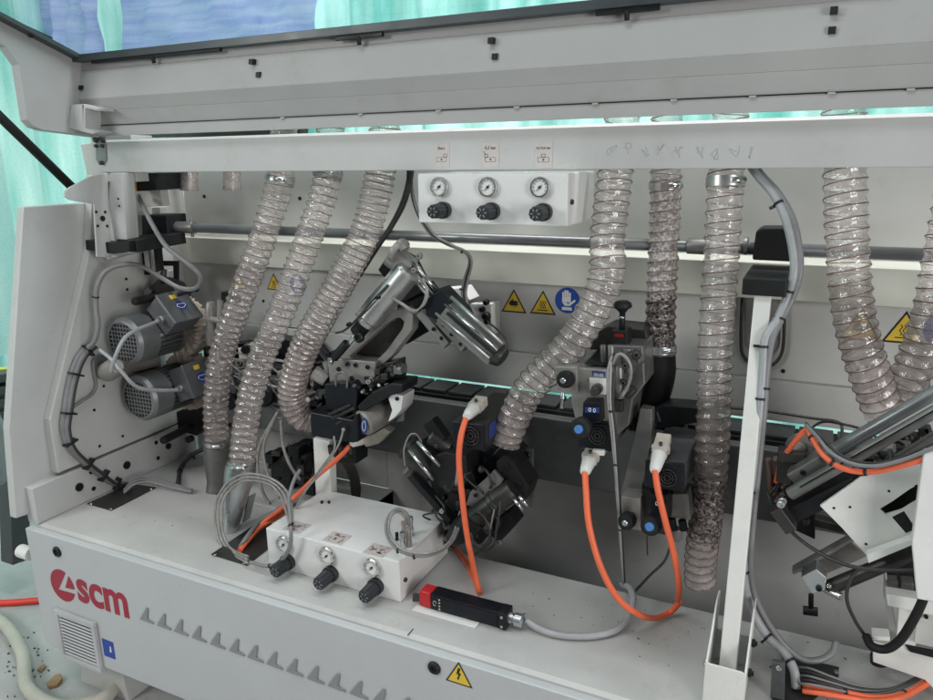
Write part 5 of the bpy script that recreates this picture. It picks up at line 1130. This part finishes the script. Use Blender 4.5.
# ---- grey head with mushroom knob, right of centre
E_ = thing('scraper_unit', P(590, 400, Y=1.45), 'grey metal head with black mushroom knob on top and blue centred knob below', 'machining unit', 'machining units in the bay')
Y0 = 1.46
part(E_, 'body', 'cast_metal', .003, lambda mb: mb.prism([P(x, y, Y=Y0) for x, y in [(572, 367), (610, 370), (611, 452), (580, 440), (571, 402)]], (0, .17, 0)))
part(E_, 'side_arm', 'cast_metal', .003, lambda mb: mb.prism([P(x, y, Y=Y0 - .012) for x, y in [(555, 366), (577, 367), (578, 393), (557, 390)]], (0, .03, 0)))
part(E_, 'left_beam', 'grey_metal', .002, lambda mb: mb.prism([P(x, y, Y=Y0 + .02) for x, y in [(564, 366), (575, 366), (575, 380), (564, 380)]], (0, .2, 0)))
part(E_, 'locking_knob', 'rubber', .001, la(565, 379.5, Y0 - .05, 567, 379, Y0 - .012, 18, [(0, .7), (.15, 1), (.8, 1), (1, .6)])); part(E_, 'knob_screw', 'zinc', 0, dot(563, 380.5, Y0 - .052, 6, .004))
part(E_, 'counter', 'badge_blue', 0, lambda mb: mb.prism([P(x, y, Y=Y0 - .0012) for x, y in [(592, 371), (605, 372), (605, 377), (592, 376)]], (0, .001, 0)))
c = P(598.5, 376.4, Y=Y0 - .0018); text('digits', '00:00', 'white', E_, c + V(0, -.0004, 0), (1, 0, 0), (0, 0, 1), px(c, 4.6), .0, align='CENTER')
part(E_, 'valve_plate', 'post_paint', .001, lambda mb: mb.prism([P(x, y, Y=Y0 - .006) for x, y in [(589, 378), (606, 379), (606, 395), (590, 394)]], (0, .0055, 0)))
part(E_, 'valve', 'dark_metal', .001, la(594, 392, Y0 - .045, 598, 388, Y0 - .006, 10, [(0, .7), (.1, .9), (.5, .9), (.5, 1.1), (1, 1.1)]))
part(E_, 'control_box', 'navy', .002, lambda mb: mb.prism([P(x, y, Y=Y0 - .035) for x, y in [(583, 402), (600, 402), (601, 423), (582, 424)]], (0, .034, 0)))
part(E_, 'display', 'badge_blue', 0, lambda mb: mb.prism([P(x, y, Y=Y0 - .0363) for x, y in [(585, 407), (599, 407.5), (599, 413), (585, 412.5)]], (0, .001, 0)))
c = P(592, 412, Y=Y0 - .037); text('digits', '0 0', 'white', E_, c, (1, 0, 0), (0, 0, 1), px(c, 6), .0, align='CENTER')
part(E_, 'handwheel', 'rubber', .001, la(579, 429, Y0 - .085, 584, 425, Y0 - .035, 21, [(0, .7), (.12, 1), (.6, 1), (.62, .6), (1, .6)], 30)); part(E_, 'handwheel_cap', 'knob_blue', 0, la(577.5, 429.8, Y0 - .088, 579, 429, Y0 - .082, 10, [(0, .8), (1, 1)]))
fc2 = part(E_, 'fan_cover', 'navy', .002, lambda mb: mb.prism([P(x, y, Y=Y0 - .02) for x, y in [(577, 423), (611, 424), (612, 452), (578, 447)]], (0, .0195, 0)))
fan(fc2, 597, 436, Y0 - .023, 18)
part(E_, 'right_side_block', 'grey_metal', .003, lambda mb: mb.prism([P(x, y, Y=Y0 + .05) for x, y in [(612, 345), (643, 346), (645, 384), (633, 400), (629, 425), (612, 440)]], (0, .1, 0)))
part(E_, 'top_plate', 'dark_metal', .002, lambda mb: mb.prism([P(x, y, Y=1.58) for x, y in [(590, 335), (608, 326), (646, 330), (648, 346), (640, 350), (590, 350)]], (0, .08, 0)))
part(E_, 'recess', 'black', .001, lambda mb: mb.prism([P(x, y, Z=P(590, 366, Y=Y0).z + .0008) for x, y in [(584, 364), (598, 350), (612, 350), (608, 366)]], (0, 0, .0008)))
part(E_, 'guide_posts', 'grey_metal', .001, cy(604, 370, 1.5, 603, 345, 1.5, 6), cy(612, 372, 1.47, 611, 345, 1.47, 7), cy(628, 372, 1.50, 627, 348, 1.50, 13), cy(620, 398, 1.47, 619, 365, 1.47, 9), cy(633, 360, 1.48, 639, 358, 1.5, 14))
part(E_, 'side_fittings', 'dark_metal', .001, dot(637, 355, 1.48, 9, .01), dot(624, 382, 1.46, 6, .01), dot(626, 365, 1.46, 7, .01), dot(617, 396, 1.45, 5, .01), cy(626, 396, 1.48, 634, 388, 1.48, 9), bx(614, 400, 622, 412, 1.47, .02))
part(E_, 'clear_guard', 'tube_smoke', .001, lambda mb: mb.tube([P(x, y, Y=1.46) for x, y in [(610, 372), (614, 360), (620, 354), (628, 360), (631, 372), (628, 385), (622, 396)]], .004, 8, 5))
part(E_, 'index_block', 'black', .002, lambda mb: mb.prism([P(x, y, Y=1.52) for x, y in [(611, 331), (627, 330), (628, 345), (609, 345)]], (0, .04, 0)))
c = P(619, 337, Y=1.518); text('digits', '0000', 'red', E_, c, (1, 0, 0), (0, 0, 1), px(c, 4.6), .001, align='CENTER')
part(E_, 'knob_stem', 'black', 0, cy(622, 332, 1.53, 622.5, 310, 1.53, 6)); part(E_, 'stem_ring', 'bright_metal', 0, cy(622, 318.5, 1.53, 622, 316, 1.53, 6.6))
part(E_, 'mushroom_knob', 'rubber', .001, la(622.5, 313, 1.53, 622.5, 301, 1.53, 19, [(0, .3), (.3, .6), (.5, 1), (.8, .95), (1, .6)], 30))
part(E_, 'hanging_clip', 'zinc', .001, la(563, 392, 1.47, 562, 408, 1.47, 5, [(0, .6), (.4, 1), (.5, .5), (1, 1)]))
part(E_, 'small_plug', 'connector_white', .001, bx(592, 450, 604, 455, Y0 - .03, .03))

# ---- lower right unit with second blue knob
G_ = thing('scraper_unit', P(650, 500, Y=1.45), 'lower grey and black unit with blue knob hanging under the feed track', 'machining unit', 'machining units in the bay')
X_r = P(683, 465, Y=1.43).x
part(G_, 'spindle_housing', 'motor_grey', .003, lambda mb: mb.prism([P(x, y, Y=1.44) for x, y in [(645, 461), (684, 465), (684, 492), (645, 487)]], (0, .22, 0)))
fc3 = part(G_, 'fan_cover', 'navy', .002, lambda mb: mb.prism([P(x, y, Y=1.428) for x, y in [(645, 461), (684, 465), (684, 492), (645, 487)]], (0, .0115, 0))); fan(fc3, 667, 478, 1.425, 19)
part(G_, 'swing_arm', 'grey_metal', .002, lambda mb: mb.prism([P(x, y, Y=1.52) for x, y in [(620, 496), (634, 440), (640, 408), (652, 410), (652, 440), (640, 499)]], (0, .03, 0)))
part(G_, 'arm_block', 'cast_metal', .002, lambda mb: mb.prism([P(x, y, Y=1.47) for x, y in [(621, 496), (640, 499), (641, 531), (621, 527)]], (0, .07, 0)))
part(G_, 'locking_knob', 'rubber', .001, la(626, 522, 1.42, 629, 519, 1.468, 17, [(0, .7), (.15, 1), (.8, 1), (1, .6)])); part(G_, 'knob_screw', 'zinc', 0, dot(625, 523, 1.418, 6, .004))
part(G_, 'front_plate', 'dark_metal', .002, lambda mb: mb.prism([P(x, y, Y=1.50) for x, y in [(641, 490), (672, 494), (671, 536), (641, 531)]], (0, .03, 0)))
part(G_, 'control_box', 'navy', .002, lambda mb: mb.prism([P(x, y, Y=1.46) for x, y in [(650, 493), (667, 495), (668, 522), (651, 520)]], (0, .04, 0)))
c = P(655, 505, Y=1.458); text('digits', '0', 'white', G_, c, (1, 0, 0), (0, 0, 1), px(c, 6), 0)
part(G_, 'handwheel', 'rubber', .001, la(650, 526.5, 1.40, 655, 522, 1.46, 20, [(0, .7), (.12, 1), (.6, 1), (.62, .6), (1, .6)], 30)); part(G_, 'handwheel_cap', 'knob_blue', 0, la(648.5, 527.2, 1.397, 650, 526.5, 1.403, 10, [(0, .8), (1, 1)]))
part(G_, 'side_block', 'cast_metal', .002, lambda mb: mb.prism([P(x, y, Y=1.50) for x, y in [(672, 494), (688, 494), (691, 520), (671, 518)]], (0, .06, 0)))
part(G_, 'hanging_bolts', 'black', .001, cy(672, 518, 1.5, 674, 530, 1.5, 7), cy(682, 520, 1.5, 684, 530, 1.5, 8))
part(G_, 'black_yoke', 'black', .003, lambda mb: mb.prism([P(x, y, Y=1.60) for x, y in [(645, 412), (663, 405), (700, 408), (716, 400), (716, 420), (690, 424), (655, 430)]], (0, .06, 0)), dot(649, 424, 1.55, 15, .015), dot(632, 424, 1.55, 12, .015), ba(628, 424, 1.57, 660, 415, 1.58, 12, .03))
part(G_, 'yoke_screw', 'zinc', 0, dot(648, 424, 1.535, 6, .004))
part(G_, 'oil_cup', 'tube_smoke', .001, la(677, 541, 1.56, 676, 528, 1.56, 12, [(0, .4), (.2, 1), (1, 1)]))
part(G_, 'adjusting_pin', 'black', .002, ba(675, 402, 1.79, 700, 407, 1.79, 4, .01))
tie(G_, [(647, 536, 1.5), (647.5, 555, 1.5)], 1.5, 'cable_dark')

# ---- diagonal unit at the right edge
K = thing('end_cutting_unit', P(860, 480, Y=1.45), 'long diagonal steel tube and rail with a white slotted plate at the right edge', 'machining unit', 'machining units in the bay')
part(K, 'upper_tube', 'shaft_grey', .001, cy(806, 467, 1.46, 948, 385, 1.42, 14, seg=32)); part(K, 'tube_end', 'grey_metal', .003, ba(793, 475, 1.46, 825, 457, 1.45, 15, .05)); part(K, 'bolt', 'black', 0, dot(803, 472, 1.434, 6))
part(K, 'lower_tube', 'grey_metal', .001, cy(790, 494, 1.42, 948, 404, 1.38, 13, seg=32)); part(K, 'tube_groove', 'black', 0, ba(800, 487, 1.403, 948, 402.5, 1.363, 1.2, .003))
part(K, 'third_rod', 'grey_metal', .001, cy(905, 425, 1.44, 948, 400, 1.43, 6))
part(K, 'backing', 'black', .001, pp([(874, 500), (945, 470), (945, 520), (890, 520)], 1.45, .01))
part(K, 'third_rod', 'grey_metal', .001, cy(905, 425, 1.44, 948, 400, 1.43, 6))
part(K, 'end_clamp', 'dark_metal', .002, ba(776, 506, 1.42, 792, 528, 1.42, 12, .04), pp([(778, 450), (796, 452), (790, 486), (776, 482)], 1.47, .03), bx(778, 452, 806, 462, 1.46, .02)); part(K, 'bolt', 'zinc', 0, dot(782.5, 501, 1.39, 8)); part(K, 'bolt', 'zinc', 0, dot(781, 504, 1.38, 8))
part(K, 'black_underframe', 'black', .003, ba(790, 512, 1.46, 858, 478, 1.44, 16, .05), pp([(770, 482), (800, 470), (815, 500), (815, 540), (772, 520)], 1.56, .03), pp([(850, 478), (933, 440), (945, 420), (945, 460), (870, 490)], 1.54, .03))
part(K, 'pulley', 'cast_metal', .001, la(799, 447, 1.50, 802, 445, 1.53, 26, [(0, 1), (.3, 1), (.3, .8), (.7, .8), (.7, 1), (1, 1)], 30), cy(798, 448, 1.48, 801, 447, 1.5, 12))
mb = MB(); O = [(820, 506), (846, 480), (890, 466), (945, 452), (945, 545), (868, 557)]
ringpoly(mb, [(820, 506), (860, 478), (900, 466), (945, 450), (945, 500), (925, 540), (868, 557), (842, 528)], [(880, 509), (893, 501), (910, 489), (926, 480), (930, 490), (924, 497), (902, 510), (886, 515)], 1.41, .008)
obj('slotted_plate', mb, 'post_paint', K, .0008)
part(K, 'plate_window', 'black', 0, lambda mb: mb.prism([P(x, y, Y=1.4095) for x, y in [(892, 517), (904, 511), (916, 529), (906, 533)]], (0, .0003, 0)))
part(K, 'plate_flange', 'post_paint', .0008, lambda mb: mb.prism([P(x, y, Y=1.405) for x, y in [(866, 550), (930, 527), (930, 532), (868, 558)]], (0, -.02, 0)))
for x, y in ((834, 508), (850, 507), (889, 491), (916, 486), (866, 544)): part(K, 'hole', 'black', 0, dot(x, y, 1.4098, 2.6, .001))
part(K, 'side_lever', 'grey_metal', .002, ba(893, 466, 1.44, 945, 434, 1.42, 14, .02), bx(886, 444, 893, 448, 1.42, .02), cy(890, 449, 1.44, 893, 466, 1.44, 5))
part(K, 'white_tab', 'white', .001, bx(885.5, 443, 893, 448, 1.41, .02))
part(K, 'lower_cylinder', 'dark_metal', .001, cy(828, 588, 1.44, 930, 545, 1.44, 15)); part(K, 'clamp_block', 'zinc', .0015, pp([(801, 577), (816, 569), (827, 578), (825, 590), (812, 594)], 1.42, .04)); part(K, 'bolt', 'black', 0, dot(819, 588, 1.42, 6))
part(K, 'rod_end', 'bright_metal', .001, cy(824, 588, 1.44, 842, 597, 1.42, 8), dot(829, 585, 1.42, 5))
part(K, 'lower_plate', 'cast_metal', .001, ba(793, 570, 1.49, 856, 535, 1.49, 3, .03), pp([(797, 572), (850, 542), (868, 556), (826, 574)], 1.51, .006))
part(K, 'cross_member', 'dark_metal', .002, ba(780, 512, 1.60, 845, 527, 1.60, 8, .03), cy(806, 522, 1.55, 806, 518, 1.5, 7));
rr = random.Random(21)
for k in range(30):
    x = rr.uniform(840, 926); y = 478 - (x - 820) * .42 + rr.uniform(-8, 14); s = rr.uniform(4, 10)
    part(K, 'fitting', rr.choice(['black', 'rubber', 'dark_metal', 'black']), .001, bx(x, y, x + s, y + s * .8, 1.50, .03) if k % 2 else cy(x, y, 1.48, x + rr.uniform(-8, 8), y + rr.uniform(-8, 8), 1.50, s * .5))
for k in range(10): part(K, 'fitting', rr.choice(['black', 'dark_metal', 'grey_metal', 'wire']), .001, bx(rr.uniform(764, 785), rr.uniform(455, 500), 0, 0, 1.55, .02) if False else cy(rr.uniform(766, 786), rr.uniform(455, 505), 1.53, rr.uniform(770, 790), rr.uniform(460, 500), 1.56, rr.uniform(3, 7)))
cov = thing('end_cover', P(925, 540, Y=1.36), 'white sheet metal cover cut off by the right edge of the photo', 'cover')
Xc = P(926, 470, Y=1.34).x
part(cov, 'cover', 'white_paint', .002, lambda mb: mb.prism([P(x, y, Y=1.335) for x, y in [(924, 452), (990, 452), (990, 612), (917, 599), (912, 543)]], (0, .02, 0)))
lf = thing('lower_carriage', P(900, 620, Y=1.45), 'white framed carriage with dark slots at the lower right', 'carriage')
part(lf, 'frame', 'post_paint', .0015, pp([(886, 594), (945, 604), (945, 618), (888, 606)], 1.40, .03), pp([(899, 604), (925, 609), (914, 652), (896, 648)], 1.43, .01), pp([(885, 568), (891, 596), (900, 650), (893, 650), (884, 600)], 1.47, .03), pp([(873, 641), (945, 660), (945, 700), (925, 680), (873, 662)], 1.43, .02), bx(872, 636, 890, 640, 1.42, .03))
part(lf, 'upper_shadow_box', 'black', .001, pp([(884, 560), (945, 566), (945, 600), (888, 592)], 1.52, .03)); part(lf, 'blocks', 'grey_metal', .002, bx(888, 582, 898, 590, 1.46, .03), bx(901, 583, 914, 591, 1.46, .03))
part(lf, 'dark_strip', 'black', .001, pp([(905, 645), (945, 653), (945, 661), (910, 652)], 1.425, .004)); part(lf, 'feet', 'rubber', .001, cy(879, 655, 1.46, 879, 663, 1.46, 16), cy(908, 662, 1.46, 908, 668, 1.46, 14))
part(lf, 'side_plate', 'wall_paint', .001, pp([(918, 612), (945, 616), (945, 650), (914, 643)], 1.42, .01)); part(lf, 'bolt', 'black', 0, dot(926, 616, 1.42, 4))
# pit clutter at right
cbk = thing('hook', P(811, 610, Y=1.62), 'small black hook on the pit wall under the silver clamp', 'hook')
part(cbk, 'hook', 'black', .001, cy(811, 594, 1.62, 811, 608, 1.62, 5), cy(803, 610, 1.62, 818, 612, 1.62, 9), )
ocable('orange cable with grey lines sagging across the diagonal tube at right', [(776, 482, 1.50), (780, 465, 1.48), (790, 448, 1.46), (806, 430, 1.44), (812, 438, 1.40), (824, 456, 1.37), (842, 468, 1.36), (868, 472, 1.36), (900, 466, 1.35), (945, 452, 1.34)], 7.5, ties=(.45, .62, .78))
cable('cable', 'grey cable tied along the sagging orange cable at right', [(806, 425, 1.43), (818, 438, 1.385), (830, 452, 1.365), (850, 463, 1.35), (875, 466, 1.345), (905, 459, 1.34), (945, 443, 1.33)], 4, 'cable_grey'); cable('cable', 'black cable above the sagging orange cable at right', [(806, 423, 1.44), (820, 436, 1.395), (834, 450, 1.375), (852, 460, 1.36), (878, 463, 1.355), (906, 455, 1.35), (945, 438, 1.34)], 2.5, 'cable_dark')
cable('cable', 'thin black cable crossing the lower wall above the pulley', [(730, 408, 1.79), (760, 410, 1.79), (780, 413, 1.78), (812, 418, 1.76), (838, 422, 1.72), (842, 432, 1.66), (838, 445, 1.60)], 3, 'cable_dark'); cable('cable', 'thin black cable bowed above the diagonal tube', [(806, 432, 1.50), (822, 422, 1.52), (842, 424, 1.54), (864, 430, 1.52), (880, 440, 1.50)], 2.6, 'cable_dark')
cable('cable', 'long black cable drooping from the clamp to the carriage at right', [(767, 492, 1.50), (775, 512, 1.46), (795, 535, 1.43), (820, 553, 1.40), (850, 566, 1.38), (885, 570, 1.38), (915, 570, 1.38)], 3.8, 'cable_dark')
cable('cable', 'black cable hanging straight down from the lower cylinder', [(862, 566, 1.39), (850, 580, 1.39), (847, 600, 1.40), (856, 622, 1.42), (868, 640, 1.43), (872, 650, 1.44)], 3.6, 'cable_dark')
cable('cable', 'thick black cable curling under the white carriage', [(866, 636, 1.42), (872, 646, 1.40), (886, 649, 1.39), (900, 640, 1.38), (912, 622, 1.37), (922, 602, 1.36), (926, 588, 1.36)], 9, 'rubber')
for k in range(2): ocable(('upper orange cable leaving the dark plate at the bottom right', 'lower orange cable leaving the dark plate at the bottom right')[k], [(803, 686 + k * 5, .565), (820, 687 + k * 6, .575), (845, 692 + k * 5, .575), (875, 697 + k * 4, .570), (902, 694 + k * 3, .575), (925, 682 + k * 3, .58), (950, 664 + k * 3, .60)], 7, ties=(.35, .7) if k == 0 else ())
for k in range(5): cable('cable', 'thin grey cable fanned over the dark plate at lower right, %s' % ('first', 'second', 'third', 'fourth', 'last')[k] + ' from the back', [(790 + k, 668 + k * 4, .560), (808, 668 + k * 4, .585), (830, 676 + k * 3, .585), (860, 686 + k * 2, .572), (890, 688 + k, .57), (918, 676 + k, .575), (950, 655 + k, .59)], 2.6, ('cable_grey', 'cable_dark')[k % 2], group='thin cables over the lower right plate')
plate([(783, 655), (839, 668), (838, 680), (790, 720), (768, 716)], 'dark_metal', 'dark metal plate on the shelf right of the white post', screws=[(780, 668), (836, 672)])
pl = thing('side_bracket', P(775, 690, Z=.551), 'dark upright grey bracket beside the foot of the white post', 'bracket')
part(pl, 'bracket', 'motor_grey', .001, pp([(772, 662), (785, 664), (784, 720), (769, 720)], 1.31, .012)); part(pl, 'bolt', 'bright_metal', 0, dot(779, 667, 1.31, 6))
# crumbs and chips
def crumbs(name, label, n, reg, z, m, s0, s1, seed):
    r2 = random.Random(seed); mb = MB()
    for k in range(n):
        x = r2.gauss(reg[0], reg[2]); y = r2.gauss(reg[1], reg[3]); p = V(x, y, z); s = r2.uniform(s0, s1); a = r2.uniform(0, 3)
        if name == 'dust' and not (1.2 < y < 1.53): continue
        mb.obox(p + V(0, 0, s * .3), V(math.cos(a), math.sin(a), 0) * s, V(-math.sin(a), math.cos(a), 0) * s * r2.uniform(.2, .6), V(0, 0, s * .3))
    tag(obj(name, mb, m, org=(reg[0], reg[1], z)), label, 'debris', kind='stuff')
crumbs('dust', 'scattered dark crumbs on the shelf around the orange loop and post', 80, (-.05, 1.4, .32, .09), .5508, 'iron', .0007, .0026, 1)
crumbs('dust', 'few fine dark crumbs on the left half of the shelf', 30, (-1.5, 1.36, .3, .08), .5508, 'iron', .0006, .002, 2)
crumbs('shavings', 'dark shavings lying on the pit floor right of the post', 260, (.02, 1.68, .06, .04), .1408, 'black', .001, .006, 3)
# ================================================================ light
w = bpy.data.worlds.new('World'); S.world = w; w.use_nodes = True
w.node_tree.nodes['Background'].inputs[0].default_value = (.93, .95, 1, 1); w.node_tree.nodes['Background'].inputs[1].default_value = .06
def area(name, loc, target, sx, sy, power, col=(1, 1, 1)):
    l = bpy.data.lights.new(name, 'AREA'); l.shape = 'RECTANGLE'; l.size = sx; l.size_y = sy; l.energy = power; l.color = col
    o = bpy.data.objects.new(name, l); COL.objects.link(o); o.location = loc
    o.rotation_euler = (Vector(target) - Vector(loc)).to_track_quat('-Z', 'Y').to_euler(); return o
area('doorway_light', (2.2, -.5, 1.4), (-.6, 1.5, .8), 1.1, 1.3, 62, (1, .985, .975))
area('workshop_light', (-.9, -.1, 3.6), (-.8, 1.4, .6), 2.4, .7, 44, (1, .99, .985))
area('floor_fill_light', (-2.9, -1.2, 2.4), (-2.4, 1.1, 0), 1.0, 1.0, 58, (1, .98, .97))  # added fill lamp, keeps the floor neutral against the curtain's teal spill
area('skylight', (-.6, 1.78, 3.6), (-.6, 1.72, 1), 4.0, .4, 115, (1, 1, 1))
area('window_light', (-1.5, 5.2, 2.6), (-1.5, 3.1, 1.8), 7, 3.6, 480, (1, 1, 1))
area('window_light', (-5.2, 2.0, 1.6), (-3.4, 2.0, 1.4), 5, 3, 165, (1, 1, 1))
vs = S.view_settings; vs.view_transform = 'Standard'; vs.look = 'None'; vs.exposure = -.25; vs.gamma = 1; vs.use_curve_mapping = False
S.render.engine = 'CYCLES'; S.cycles.transparent_max_bounces = 24; S.cycles.max_bounces = 8
S.render.resolution_x = 1024; S.render.resolution_y = 768
